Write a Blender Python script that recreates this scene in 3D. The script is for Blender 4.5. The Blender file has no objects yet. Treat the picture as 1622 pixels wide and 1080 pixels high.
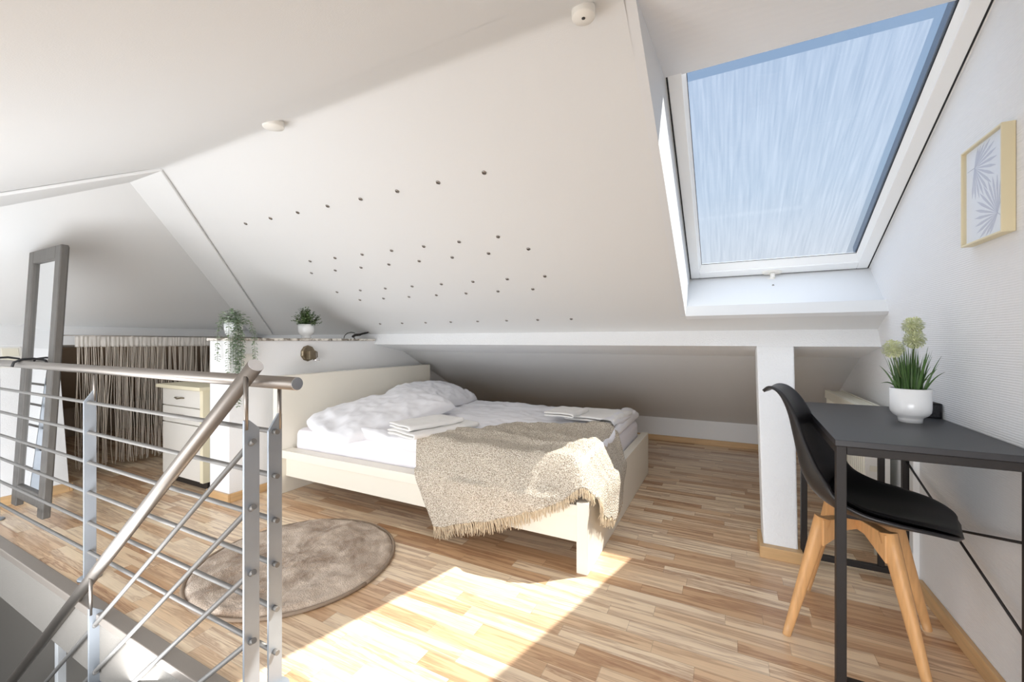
import bpy, math, random
from mathutils import Vector, Matrix, noise
random.seed(7)
R = math.radians
PI = math.pi

# ---------------------------------------------------------------- camera
scn = bpy.context.scene
CAMH = 1.04
cam_d = bpy.data.cameras.new('camera'); cam = bpy.data.objects.new('camera', cam_d)
scn.collection.objects.link(cam); scn.camera = cam
cam.location = (0, 0, CAMH)
cam.rotation_euler = (R(90), 0, math.atan(339/662.0))
cam_d.sensor_width = 36; cam_d.lens = 662.0/1622*36
cam_d.clip_start = .02; cam_d.clip_end = 100
# ---------------------------------------------------------------- world, sun, fill lights, exposure
w = bpy.data.worlds.new('world'); scn.world = w; w.use_nodes = True
nt = w.node_tree; nt.nodes.clear()
wo = nt.nodes.new('ShaderNodeOutputWorld'); bg = nt.nodes.new('ShaderNodeBackground')
tc = nt.nodes.new('ShaderNodeTexCoord'); sp = nt.nodes.new('ShaderNodeSeparateXYZ')
cr = nt.nodes.new('ShaderNodeValToRGB')
cr.color_ramp.elements[0].position = 0.0; cr.color_ramp.elements[0].color = (.80, .80, .80, 1)
cr.color_ramp.elements[1].position = 0.95; cr.color_ramp.elements[1].color = (.22, .42, .82, 1)
e = cr.color_ramp.elements.new(.30); e.color = (.50, .68, .92, 1)
nt.links.new(tc.outputs['Generated'], sp.inputs[0]); nt.links.new(sp.outputs['Z'], cr.inputs[0])
nt.links.new(cr.outputs[0], bg.inputs[0]); bg.inputs[1].default_value = .44
nt.links.new(bg.outputs[0], wo.inputs[0])

sd = bpy.data.lights.new('sun', 'SUN'); sun = bpy.data.objects.new('sun', sd); scn.collection.objects.link(sun)
SUN_DIR = Vector((-.655, -.55, -1)).normalized()
sun.rotation_euler = SUN_DIR.to_track_quat('-Z', 'Y').to_euler()
sd.energy = 6.0; sd.angle = R(.6); sd.color = (1.0, .955, .88)

kd = bpy.data.lights.new('sky_fill', 'SUN'); sky_fill_l = bpy.data.objects.new('sky_fill', kd); scn.collection.objects.link(sky_fill_l)  # added wide soft sun, extra fill on top of the world sky
sky_fill_l.rotation_euler = Vector((-.12, .22, -1)).to_track_quat('-Z', 'Y').to_euler()
kd.energy = 2.0; kd.angle = R(110); kd.color = (.93, .97, 1.0)

def area(name, loc, target, sx, sy, power, col):
    d = bpy.data.lights.new(name, 'AREA'); d.shape = 'RECTANGLE'; d.size = sx; d.size_y = sy
    d.energy = power; d.color = col
    o = bpy.data.objects.new(name, d); scn.collection.objects.link(o); o.location = loc
    o.rotation_euler = (Vector(target)-Vector(loc)).to_track_quat('-Z', 'Y').to_euler()
    return o
# added fill lamps behind the camera, standing in for unseen daylight
area('rear_fill', (-.70, -2.5, 1.0), (-1.5, 2.0, 1.05), 2.8, 1.7, 92, (.95, .97, 1.0))
area('upward_fill', (-2.7, -.80, .02), (-3.3, -.28, 1.6), 3.6, .8, 47, (.97, .98, 1.0))  # added upward fill that brightens the ceiling slopes

vs = scn.view_settings
scn.display_settings.display_device = 'sRGB'
vs.view_transform = 'Standard'; vs.look = 'None'; vs.gamma = 1; vs.exposure = 0.68; vs.use_curve_mapping = False
try:
    scn.cycles.max_bounces = 10; scn.cycles.diffuse_bounces = 6; scn.cycles.glossy_bounces = 4
    scn.cycles.transparent_max_bounces = 12
    scn.cycles.sample_clamp_indirect = 6
except Exception: pass

# ---------------------------------------------------------------- materials
def newmat(name):
    m = bpy.data.materials.new(name); m.use_nodes = True
    n = m.node_tree; n.nodes.clear()
    out = n.nodes.new('ShaderNodeOutputMaterial'); b = n.nodes.new('ShaderNodeBsdfPrincipled')
    n.links.new(b.outputs[0], out.inputs[0])
    return m, n, b
def srgb(r, g, b):
    f = lambda c: (c/255/12.92) if c/255 <= .04045 else ((c/255+.055)/1.055)**2.4
    return (f(r), f(g), f(b), 1)
def N(n, t, **kw):
    x = n.nodes.new(t)
    for k, v in kw.items(): setattr(x, k, v)
    return x
def mat(name, col, rough=.6, metal=0, spec=.5, bump=None, var=None, coat=0, scale3=None):
    """bump=(scale, strength, distance); var=(scale, amount)"""
    m, n, b = newmat(name)
    b.inputs['Base Color'].default_value = col; b.inputs['Roughness'].default_value = rough
    b.inputs['Metallic'].default_value = metal; b.inputs['Specular IOR Level'].default_value = spec
    b.inputs['Coat Weight'].default_value = coat
    tcn = N(n, 'ShaderNodeTexCoord'); src = tcn.outputs['Object']
    if scale3:
        mp = N(n, 'ShaderNodeMapping'); mp.inputs['Scale'].default_value = scale3
        n.links.new(src, mp.inputs[0]); src = mp.outputs[0]
    if var:
        t = N(n, 'ShaderNodeTexNoise'); t.inputs['Scale'].default_value = var[0]; t.inputs['Detail'].default_value = 4
        n.links.new(src, t.inputs[0])
        mr = N(n, 'ShaderNodeMapRange'); mr.inputs[1].default_value = .3; mr.inputs[2].default_value = .7
        mr.inputs[3].default_value = 1-var[1]; mr.inputs[4].default_value = 1+var[1]*.6
        n.links.new(t.outputs['Fac'], mr.inputs[0])
        hs = N(n, 'ShaderNodeHueSaturation'); hs.inputs['Color'].default_value = col
        n.links.new(mr.outputs[0], hs.inputs['Value']); n.links.new(hs.outputs[0], b.inputs['Base Color'])
    if bump:
        t = N(n, 'ShaderNodeTexNoise'); t.inputs['Scale'].default_value = bump[0]; t.inputs['Detail'].default_value = 3
        n.links.new(src, t.inputs[0])
        bp = N(n, 'ShaderNodeBump'); bp.inputs['Strength'].default_value = bump[1]; bp.inputs['Distance'].default_value = bump[2]
        n.links.new(t.outputs['Fac'], bp.inputs['Height']); n.links.new(bp.outputs[0], b.inputs['Normal'])
    return m

M = {}
M['plaster'] = mat('white_plaster', srgb(236, 237, 238), .85, spec=.25, bump=(240, .35, .004))
M['ceiling'] = mat('white_ceiling_paper', srgb(218, 219, 219), .85, spec=.2, bump=(300, .15, .003))
M['lining'] = mat('white_window_lining', srgb(216, 218, 220), .5)
M['rough_plaster'] = mat('woodchip_plaster', srgb(238, 240, 242), .85, spec=.3, bump=(120, .6, .006))
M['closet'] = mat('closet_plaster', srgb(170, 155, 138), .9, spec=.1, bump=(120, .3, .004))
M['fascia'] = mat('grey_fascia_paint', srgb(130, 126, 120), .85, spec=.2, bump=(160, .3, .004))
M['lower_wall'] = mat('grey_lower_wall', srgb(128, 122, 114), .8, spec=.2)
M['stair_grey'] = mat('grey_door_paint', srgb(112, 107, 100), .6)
M['frame_white'] = mat('white_window_plastic', srgb(240, 242, 243), .3, spec=.5)
M['gasket'] = mat('black_gasket', srgb(30, 30, 32), .6)
M['clad'] = mat('grey_window_cladding', srgb(120, 132, 148), .35, metal=.4)
M['steel'] = mat('brushed_steel', srgb(150, 144, 138), .42, metal=1.0, bump=(60, .05, .001), scale3=(1, 40, 40))
M['steel_end'] = mat('turned_steel_end', srgb(225, 225, 228), .22, metal=1.0)
M['post'] = mat('galvanised_post', srgb(160, 167, 175), .45, metal=.45, var=(8, .08))
M['bar'] = mat('grey_bar', srgb(128, 126, 123), .55, metal=.5)
M['bed'] = mat('cream_lacquer', srgb(236, 231, 218), .35, spec=.4)
M['linen'] = mat('white_cotton', srgb(240, 240, 244), .85, spec=.15, bump=(500, .1, .002))
M['towel'] = mat('white_terry', srgb(243, 242, 240), .95, spec=.1, bump=(700, .5, .003))
M['sheet'] = mat('white_sheet', srgb(238, 235, 240), .85, spec=.15, bump=(30, .15, .004))
M['black_metal'] = mat('black_powder_coat', srgb(34, 30, 29), .5, spec=.4)
M['desk_top'] = mat('black_desk_board', srgb(40, 40, 44), .42, spec=.6, bump=(200, .05, .001))
M['chair_shell'] = mat('black_chair_plastic', srgb(36, 35, 37), .38, spec=.5)
M['cushion'] = mat('black_leatherette', srgb(26, 25, 26), .5, spec=.45, bump=(150, .1, .002))
M['oak'] = mat('beech_wood', srgb(214, 165, 112), .45, var=(6, .14), scale3=(14, 14, 1.5))
M['skirting'] = mat('beech_skirting', srgb(206, 170, 124), .4, var=(5, .15), scale3=(1, 1, 10))
M['trim_metal'] = mat('grey_edge_trim', srgb(158, 150, 142), .45, metal=.5)
M['ceramic'] = mat('white_ceramic', srgb(236, 238, 240), .2, spec=.55)
M['soil'] = mat('dark_soil', srgb(50, 42, 34), .95)
M['grass'] = mat('dark_green_blade', srgb(72, 104, 52), .5, var=(30, .35))
M['bush'] = mat('bush_leaf_green', srgb(84, 112, 60), .55, var=(60, .4))
M['bush_light'] = mat('pale_bush_leaf', srgb(176, 196, 150), .55, var=(60, .2))
M['euc'] = mat('eucalyptus_leaf', srgb(142, 160, 134), .65, var=(50, .3))
M['euc_pale'] = mat('pale_eucalyptus_leaf', srgb(196, 206, 190), .65)
M['stem'] = mat('green_stem', srgb(104, 118, 78), .6)
M['allium'] = mat('allium_floret', srgb(216, 221, 180), .6, var=(80, .25))
M['brass'] = mat('brass_frame', srgb(226, 214, 180), .4, metal=.4)
M['paper'] = mat('pale_print_paper', srgb(238, 242, 250), .5)
M['palm_ink'] = mat('pale_palm_ink', srgb(200, 204, 220), .6)
M['mesh_black'] = mat('black_wire_mesh', srgb(40, 40, 44), .45, metal=.3)
M['plastic_white'] = mat('white_plastic', srgb(232, 230, 224), .4)
M['plastic_cream'] = mat('cream_plastic', srgb(226, 222, 206), .45)
M['vent_dark'] = mat('dark_vent_slot', srgb(60, 58, 56), .7)
M['chrome'] = mat('chrome_ring', srgb(165, 160, 155), .15, metal=1.0)
M['led'] = mat('dark_led_lens', srgb(90, 84, 78), .1, spec=.8)
M['bronze'] = mat('aged_bronze', srgb(132, 120, 100), .4, metal=.75, var=(40, .2))
M['cab_front'] = mat('cabinet_laminate', srgb(222, 219, 212), .45)
M['cab_edge'] = mat('cream_cabinet_edge', srgb(230, 222, 194), .5)
M['dark_gap'] = mat('dark_plinth', srgb(38, 32, 28), .6)
M['mirror_frame'] = mat('grey_brown_mirror_wood', srgb(92, 89, 85), .5, var=(20, .12), scale3=(3, 3, .6))
M['mirror_glass'] = mat('mirror_glass', (.80, .81, .82, 1), .02, metal=1.0)
M['string'] = mat('beige_string', srgb(205, 196, 184), .85)
M['header_cloth'] = mat('grey_curtain_header', srgb(216, 212, 206), .85, bump=(90, .2, .003))
M['cable'] = mat('black_cable', srgb(34, 30, 28), .5)
M['radiator'] = mat('radiator_enamel', srgb(232, 230, 216), .4)
M['rug_edge'] = mat('brown_rug_piping', srgb(146, 128, 110), .8)
M['fringe'] = mat('cream_fringe_yarn', srgb(214, 196, 168), .9, var=(60, .15))

# marble
m, n, b = newmat('grey_marble'); M['marble'] = m
t = N(n, 'ShaderNodeTexNoise'); t.inputs['Scale'].default_value = 14; t.inputs['Detail'].default_value = 8; t.inputs['Distortion'].default_value = 1.5
tcn = N(n, 'ShaderNodeTexCoord'); n.links.new(tcn.outputs['Object'], t.inputs[0])
r_ = N(n, 'ShaderNodeValToRGB'); r_.color_ramp.elements[0].position = .38; r_.color_ramp.elements[0].color = srgb(126, 116, 104)
r_.color_ramp.elements[1].position = .56; r_.color_ramp.elements[1].color = srgb(226, 221, 212)
n.links.new(t.outputs['Fac'], r_.inputs[0]); n.links.new(r_.outputs[0], b.inputs['Base Color']); b.inputs['Roughness'].default_value = .3

# ribbed wallpaper on the right wall (fine horizontal ribs)
m, n, b = newmat('ribbed_wallpaper'); M['ribbed'] = m
b.inputs['Base Color'].default_value = srgb(228, 229, 231); b.inputs['Roughness'].default_value = .8
b.inputs['Specular IOR Level'].default_value = .3
tcn = N(n, 'ShaderNodeTexCoord'); wv = N(n, 'ShaderNodeTexWave'); wv.bands_direction = 'Z'
wv.inputs['Scale'].default_value = 42; wv.inputs['Distortion'].default_value = 1.2; wv.inputs['Detail'].default_value = 2
wv.inputs['Detail Scale'].default_value = .8
n.links.new(tcn.outputs['Object'], wv.inputs[0])
ns = N(n, 'ShaderNodeTexNoise'); ns.inputs['Scale'].default_value = 70; n.links.new(tcn.outputs['Object'], ns.inputs[0])
mx = N(n, 'ShaderNodeMath', operation='MULTIPLY'); n.links.new(wv.outputs['Fac'], mx.inputs[0]); n.links.new(ns.outputs['Fac'], mx.inputs[1])
bp = N(n, 'ShaderNodeBump'); bp.inputs['Strength'].default_value = .3; bp.inputs['Distance'].default_value = .004
n.links.new(mx.outputs[0], bp.inputs['Height']); n.links.new(bp.outputs[0], b.inputs['Normal'])

# laminate floor: blocks in staggered strips running along X
def floor_material():
    m, n, b = newmat('beech_core_laminate')
    L = n.links.new
    tcn = N(n, 'ShaderNodeTexCoord'); s = N(n, 'ShaderNodeSeparateXYZ'); L(tcn.outputs['Object'], s.inputs[0])
    def math_(op, a, bb=None, c=None):
        x = N(n, 'ShaderNodeMath', operation=op)
        for i, v in enumerate((a, bb, c)):
            if v is None: continue
            if isinstance(v, (int, float)): x.inputs[i].default_value = v
            else: L(v, x.inputs[i])
        return x.outputs[0]
    yr = math_('DIVIDE', s.outputs['Y'], .066); row = math_('FLOOR', yr); fy = math_('FRACT', yr)
    wn = N(n, 'ShaderNodeTexWhiteNoise', noise_dimensions='1D'); L(row, wn.inputs['W'])
    xr = math_('ADD', math_('DIVIDE', s.outputs['X'], .44), math_('MULTIPLY', wn.outputs['Value'], 7.0))
    colm = math_('FLOOR', xr); fx = math_('FRACT', xr)
    cv = N(n, 'ShaderNodeCombineXYZ'); L(row, cv.inputs[0]); L(colm, cv.inputs[1])
    wb = N(n, 'ShaderNodeTexWhiteNoise', noise_dimensions='2D'); L(cv.outputs[0], wb.inputs['Vector'])
    rnd = wb.outputs['Value']
    # grain coordinates
    gx = math_('ADD', math_('MULTIPLY', s.outputs['X'], 1.25), math_('MULTIPLY', rnd, 31.0))
    gy = math_('ADD', math_('MULTIPLY', s.outputs['Y'], 24.0), math_('MULTIPLY', rnd, 57.0))
    gc = N(n, 'ShaderNodeCombineXYZ'); L(gx, gc.inputs[0]); L(gy, gc.inputs[1])
    ng = N(n, 'ShaderNodeTexNoise'); ng.inputs['Scale'].default_value = 1.5; ng.inputs['Detail'].default_value = 5
    ng.inputs['Roughness'].default_value = .55; ng.inputs['Distortion'].default_value = .45; L(gc.outputs[0], ng.inputs[0])
    # dark heartwood streaks
    st = N(n, 'ShaderNodeValToRGB'); el = st.color_ramp.elements
    el[0].position = .0; el[0].color = (0, 0, 0, 1); el[1].position = 1; el[1].color = (0, 0, 0, 1)
    for p, v in ((.47, 0), (.53, .8), (.565, .25), (.61, .9), (.68, .45)):
        q = el.new(p); q.color = (v, v, v, 1)
    L(ng.outputs['Fac'], st.inputs[0])
    # broad tone per block
    tone = N(n, 'ShaderNodeValToRGB'); el = tone.color_ramp.elements
    el[0].position = 0; el[0].color = srgb(242, 220, 190); el[1].position = 1; el[1].color = srgb(203, 163, 124)
    q = el.new(.45); q.color = srgb(242, 219, 187); q = el.new(.75); q.color = srgb(224, 190, 152)
    L(rnd, tone.inputs[0])
    fine = N(n, 'ShaderNodeTexNoise'); fine.inputs['Scale'].default_value = 6; fine.inputs['Detail'].default_value = 3
    gc2 = N(n, 'ShaderNodeCombineXYZ'); L(math_('MULTIPLY', gx, 1.2), gc2.inputs[0]); L(math_('MULTIPLY', gy, 1.6), gc2.inputs[1]); L(gc2.outputs[0], fine.inputs[0])
    amt = math_('MULTIPLY', st.outputs[0], math_('ADD', .36, math_('MULTIPLY', wb.outputs['Color'], .6)))
    mix = N(n, 'ShaderNodeMix', data_type='RGBA'); L(amt, mix.inputs[0]); L(tone.outputs[0], mix.inputs[6]); mix.inputs[7].default_value = srgb(150, 102, 72)
    mr = N(n, 'ShaderNodeMapRange'); mr.inputs[1].default_value = .3; mr.inputs[2].default_value = .7; mr.inputs[3].default_value = .91; mr.inputs[4].default_value = 1.05
    L(fine.outputs['Fac'], mr.inputs[0])
    # thin seams
    def edge(f, wd):
        return math_('MINIMUM', math_('LESS_THAN', f, wd), 1.0)
    seam = math_('MAXIMUM', edge(fy, .03), edge(fx, .005))
    val = math_('MULTIPLY', mr.outputs[0], math_('SUBTRACT', 1.0, math_('MULTIPLY', seam, .22)))
    hs = N(n, 'ShaderNodeHueSaturation'); L(mix.outputs[2], hs.inputs['Color']); L(val, hs.inputs['Value'])
    L(hs.outputs[0], b.inputs['Base Color'])
    b.inputs['Roughness'].default_value = .34; b.inputs['Specular IOR Level'].default_value = .5
    b.inputs['Coat Weight'].default_value = .25; b.inputs['Coat Roughness'].default_value = .12
    return m
M['floor'] = floor_material()

# woven boucle throw
m, n, b = newmat('boucle_wool'); M['throw'] = m
tcn = N(n, 'ShaderNodeTexCoord')
t1 = N(n, 'ShaderNodeTexNoise'); t1.inputs['Scale'].default_value = 230; t1.inputs['Detail'].default_value = 2; n.links.new(tcn.outputs['Object'], t1.inputs[0])
r_ = N(n, 'ShaderNodeValToRGB'); r_.color_ramp.elements[0].position = .36; r_.color_ramp.elements[0].color = srgb(142, 130, 116)
r_.color_ramp.elements[1].position = .64; r_.color_ramp.elements[1].color = srgb(226, 219, 207)
q = r_.color_ramp.elements.new(.47); q.color = srgb(190, 179, 162)
n.links.new(t1.outputs['Fac'], r_.inputs[0]); n.links.new(r_.outputs[0], b.inputs['Base Color'])
vo = N(n, 'ShaderNodeTexVoronoi'); vo.inputs['Scale'].default_value = 150; n.links.new(tcn.outputs['Object'], vo.inputs[0])
bp = N(n, 'ShaderNodeBump'); bp.inputs['Strength'].default_value = .8; bp.inputs['Distance'].default_value = .006; bp.invert = True
n.links.new(vo.outputs['Distance'], bp.inputs['Height']); n.links.new(bp.outputs[0], b.inputs['Normal'])
b.inputs['Roughness'].default_value = .95; b.inputs['Specular IOR Level'].default_value = .1

# rug
m, n, b = newmat('plush_rug'); M['rug'] = m
tcn = N(n, 'ShaderNodeTexCoord'); t1 = N(n, 'ShaderNodeTexNoise'); t1.inputs['Scale'].default_value = 7; t1.inputs['Detail'].default_value = 7; t1.inputs['Distortion'].default_value = .8
n.links.new(tcn.outputs['Object'], t1.inputs[0])
r_ = N(n, 'ShaderNodeValToRGB'); r_.color_ramp.elements[0].position = .36; r_.color_ramp.elements[0].color = srgb(152, 130, 110)
r_.color_ramp.elements[1].position = .62; r_.color_ramp.elements[1].color = srgb(204, 186, 168)
n.links.new(t1.outputs['Fac'], r_.inputs[0]); n.links.new(r_.outputs[0], b.inputs['Base Color'])
t2 = N(n, 'ShaderNodeTexNoise'); t2.inputs['Scale'].default_value = 160; t2.inputs['Detail'].default_value = 2; n.links.new(tcn.outputs['Object'], t2.inputs[0])
bp = N(n, 'ShaderNodeBump'); bp.inputs['Strength'].default_value = .7; bp.inputs['Distance'].default_value = .008
n.links.new(t2.outputs['Fac'], bp.inputs['Height']); n.links.new(bp.outputs[0], b.inputs['Normal'])
b.inputs['Roughness'].default_value = .95; b.inputs['Specular IOR Level'].default_value = .1; b.inputs['Sheen Weight'].default_value = .3

# dusty window pane: clear glass with streaked dirt inside a clean border
m = bpy.data.materials.new('dusty_window_glass'); m.use_nodes = True; n = m.node_tree; n.nodes.clear(); M['glass'] = m
out = N(n, 'ShaderNodeOutputMaterial'); tr = N(n, 'ShaderNodeBsdfTransparent'); tr.inputs[0].default_value = (.97, .98, .985, 1)
tl = N(n, 'ShaderNodeBsdfTranslucent'); tl.inputs[0].default_value = (.9, .92, .95, 1)
gl = N(n, 'ShaderNodeBsdfGlossy'); gl.inputs['Roughness'].default_value = .02
tcn = N(n, 'ShaderNodeTexCoord'); mp = N(n, 'ShaderNodeMapping'); mp.inputs['Scale'].default_value = (46, 1.8, 1.8)
mp.inputs['Rotation'].default_value = (0, 0, .06)
n.links.new(tcn.outputs['Object'], mp.inputs[0])
tn = N(n, 'ShaderNodeTexNoise'); tn.inputs['Scale'].default_value = 2.2; tn.inputs['Detail'].default_value = 5; tn.inputs['Distortion'].default_value = .4
n.links.new(mp.outputs[0], tn.inputs[0])
mr = N(n, 'ShaderNodeMapRange'); mr.inputs[1].default_value = .3; mr.inputs[2].default_value = .7; mr.inputs[3].default_value = .05; mr.inputs[4].default_value = .10
n.links.new(tn.outputs['Fac'], mr.inputs[0])
s = N(n, 'ShaderNodeSeparateXYZ'); n.links.new(tcn.outputs['Object'], s.inputs[0])
gx = N(n, 'ShaderNodeMath', operation='LESS_THAN'); n.links.new(s.outputs['X'], gx.inputs[0]); gx.inputs[1].default_value = .595+.22
gy = N(n, 'ShaderNodeMath', operation='GREATER_THAN'); n.links.new(s.outputs['Y'], gy.inputs[0]); gy.inputs[1].default_value = 1.815-3.01
mm = N(n, 'ShaderNodeMath', operation='MULTIPLY'); n.links.new(gx.outputs[0], mm.inputs[0]); n.links.new(gy.outputs[0], mm.inputs[1])
m2 = N(n, 'ShaderNodeMath', operation='MULTIPLY'); n.links.new(mm.outputs[0], m2.inputs[0]); n.links.new(mr.outputs[0], m2.inputs[1])
m3 = N(n, 'ShaderNodeMath', operation='ADD'); n.links.new(m2.outputs[0], m3.inputs[0]); m3.inputs[1].default_value = .004
mixa = N(n, 'ShaderNodeMixShader'); n.links.new(m3.outputs[0], mixa.inputs[0]); n.links.new(tr.outputs[0], mixa.inputs[1]); n.links.new(tl.outputs[0], mixa.inputs[2])
mixb = N(n, 'ShaderNodeMixShader'); mixb.inputs[0].default_value = .03; n.links.new(mixa.outputs[0], mixb.inputs[1]); n.links.new(gl.outputs[0], mixb.inputs[2])
n.links.new(mixb.outputs[0], out.inputs[0])

# picture glazing
m = bpy.data.materials.new('picture_glass'); m.use_nodes = True; n = m.node_tree; n.nodes.clear(); M['pglass'] = m
out = N(n, 'ShaderNodeOutputMaterial'); tr = N(n, 'ShaderNodeBsdfTransparent'); gl = N(n, 'ShaderNodeBsdfGlossy'); gl.inputs['Roughness'].default_value = .03
mixb = N(n, 'ShaderNodeMixShader'); mixb.inputs[0].default_value = .10; n.links.new(tr.outputs[0], mixb.inputs[1]); n.links.new(gl.outputs[0], mixb.inputs[2]); n.links.new(mixb.outputs[0], out.inputs[0])

# ---------------------------------------------------------------- mesh builder
class MB:
    def __init__(s): s.v = []; s.f = []; s.sm = []
    def face(s, idx, smooth=False): s.f.append(tuple(idx)); s.sm.append(smooth)
    def add(s, pts): i = len(s.v); s.v += [Vector(p) for p in pts]; return i
    def box(s, x0, x1, y0, y1, z0, z1, mt=None):
        p = [(x0,y0,z0),(x1,y0,z0),(x1,y1,z0),(x0,y1,z0),(x0,y0,z1),(x1,y0,z1),(x1,y1,z1),(x0,y1,z1)]
        if mt is not None: p = [mt @ Vector(q) for q in p]
        i = s.add(p)
        for q in ((0,3,2,1),(4,5,6,7),(0,1,5,4),(1,2,6,5),(2,3,7,6),(3,0,4,7)): s.face([i+k for k in q])
        return s
    def prism(s, poly, ext):
        ext = Vector(ext); k = len(poly)
        nrm = Vector((0,0,0))
        for a in range(k):
            nrm += Vector(poly[a]).cross(Vector(poly[(a+1) % k]))
        if nrm.dot(ext) < 0: poly = list(reversed(poly))
        i = s.add(poly); j = s.add([Vector(p)+ext for p in poly])
        s.face([i+a for a in reversed(range(k))]); s.face([j+a for a in range(k)])
        for a in range(k):
            b_ = (a+1) % k; s.face((i+a, i+b_, j+b_, j+a))
        return s
    def tube(s, pts, rad, seg=10, cap=True):
        pts = [Vector(p) for p in pts]; k = len(pts)
        rr = rad if isinstance(rad, (list, tuple)) else [rad]*k
        t0 = (pts[1]-pts[0]).normalized()
        up = Vector((0,0,1)) if abs(t0.z) < .9 else Vector((1,0,0))
        a = t0.cross(up).normalized(); rings = []
        for q in range(k):
            t = (pts[min(q+1,k-1)]-pts[max(q-1,0)]).normalized()
            a = (a - t*a.dot(t)).normalized(); bb = t.cross(a)
            rings.append(s.add([pts[q]+(a*math.cos(2*PI*c/seg)+bb*math.sin(2*PI*c/seg))*rr[q] for c in range(seg)]))
        for q in range(k-1):
            for c in range(seg):
                d = (c+1) % seg
                s.face((rings[q]+c, rings[q]+d, rings[q+1]+d, rings[q+1]+c), True)
        if cap:
            s.face([rings[0]+c for c in reversed(range(seg))]); s.face([rings[-1]+c for c in range(seg)])
        return s
    def lathe(s, prof, ctr, seg=32, mt=None, smooth=True):
        ctr = Vector(ctr); rings = []
        for r, z in prof:
            ps = [Vector((r*math.cos(2*PI*c/seg), r*math.sin(2*PI*c/seg), z)) for c in range(seg)]
            if mt is not None: ps = [mt @ p for p in ps]
            rings.append(s.add([ctr+p for p in ps]))
        for q in range(len(rings)-1):
            for c in range(seg):
                d = (c+1) % seg
                s.face((rings[q]+c, rings[q]+d, rings[q+1]+d, rings[q+1]+c), smooth)
        s.face([rings[0]+c for c in reversed(range(seg))]); s.face([rings[-1]+c for c in range(seg)])
        return s
    def grid(s, nu, nv, fn, smooth=True, flip=False):
        i = s.add([fn(u/(nu-1), v/(nv-1)) for u in range(nu) for v in range(nv)])
        for u in range(nu-1):
            for v in range(nv-1):
                q = (i+u*nv+v, i+(u+1)*nv+v, i+(u+1)*nv+v+1, i+u*nv+v+1)
                s.face(q[::-1] if flip else q, smooth)
        return s
    def ball(s, c, r, seg=10, rings=6):
        c = Vector(c)
        if not isinstance(r, (tuple, list)): r = (r, r, r)
        def fn(u, v):
            th = 2*PI*u; ph = PI*(.001+v*.998)
            return c+Vector((r[0]*math.sin(ph)*math.cos(th), r[1]*math.sin(ph)*math.sin(th), -r[2]*math.cos(ph)))
        return s.grid(seg+1, rings+1, fn)
    def build(s, name, material, parent=None, loc=None, bevel=0, solid=0, offset=-1, sub=0, bseg=2):
        me = bpy.data.meshes.new(name)
        if parent is not None: o_ = Vector(parent['_o'])
        else: o_ = Vector(loc) if loc else Vector((0,0,0))
        me.from_pydata([tuple(v-o_) for v in s.v], [], s.f)
        me.polygons.foreach_set('use_smooth', s.sm); me.update()
        me.materials.append(M[material] if isinstance(material, str) else material)
        o = bpy.data.objects.new(name, me); scn.collection.objects.link(o)
        if parent is not None: o.parent = parent; o['_o'] = tuple(o_)
        else: o.location = o_; o['_o'] = tuple(o_)
        if solid:
            md = o.modifiers.new('solid', 'SOLIDIFY'); md.thickness = solid; md.offset = offset
        if bevel:
            md = o.modifiers.new('bevel', 'BEVEL'); md.width = bevel; md.segments = bseg; md.limit_method = 'ANGLE'
        if sub:
            md = o.modifiers.new('sub', 'SUBSURF'); md.levels = sub; md.render_levels = sub
        return o
# a child whose parent is itself a child mesh shares the same local frame
def thing(name, loc, label=None, cat=None, group=None, kind=None):
    o = bpy.data.objects.new(name, None); scn.collection.objects.link(o); o.empty_display_size = .1
    o.location = loc; o['_o'] = tuple(loc); tag(o, label, cat, group, kind); return o
def tag(o, label=None, cat=None, group=None, kind=None):
    if label: o['label'] = label
    if cat: o['category'] = cat
    if group: o['group'] = group
    if kind: o['kind'] = kind
    return o
def struct(mb, name, material, **kw):
    return tag(mb.build(name, material, **kw), kind='structure')
def fbm(x, y, z=0, o=4):
    return noise.fractal(Vector((x, y, z)), 1.0, 2.0, o)

# ================================================================ SETTING
RX = .72                      # right gable wall
P_ = .4946                    # roof pitch
RY, RZ = 1.13, 1.965          # ridge line
HX = -3.03                    # hip apex
s1 = lambda y: RZ-P_*(y-RY)
s2 = lambda y: RZ-P_*(RY-y)
s3 = lambda x: RZ+P_*(x-HX)
KY = 4.62; KX = -6.35

# floor with stairwell cut out (L shape), top at z = 0
WX = -1.06; EY = .737
fl = MB().prism([(WX,-1.6,-.02),(1.0,-1.6,-.02),(1.0,KY+.1,-.02),(KX-.1,KY+.1,-.02),(KX-.1,EY,-.02),(WX,EY,-.02)], (0,0,.02))
struct(fl, 'floor', 'floor')
sl = MB().prism([(WX+.0,-1.6,-.25),(1.0,-1.6,-.25),(1.0,KY+.1,-.25),(KX-.1,KY+.1,-.25),(KX-.1,.70,-.25),(WX,.70,-.25)], (0,0,.229))
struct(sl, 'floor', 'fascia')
# metal nosing round the stairwell
tr_ = MB(); tr_.box(KX,WX+.0,.694,EY+.004,-.004,.006); tr_.box(KX,WX,.690,.700,-.026,.006)
struct(tr_, 'trim_1', 'trim_metal', bevel=.003)
tr_ = MB(); tr_.box(WX-.006,WX+.03,-1.6,.69,-.004,.006); tr_.box(WX-.012,WX-.004,-1.6,.69,-.026,.006)
struct(tr_, 'trim_2', 'trim_metal', bevel=.003)

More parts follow.
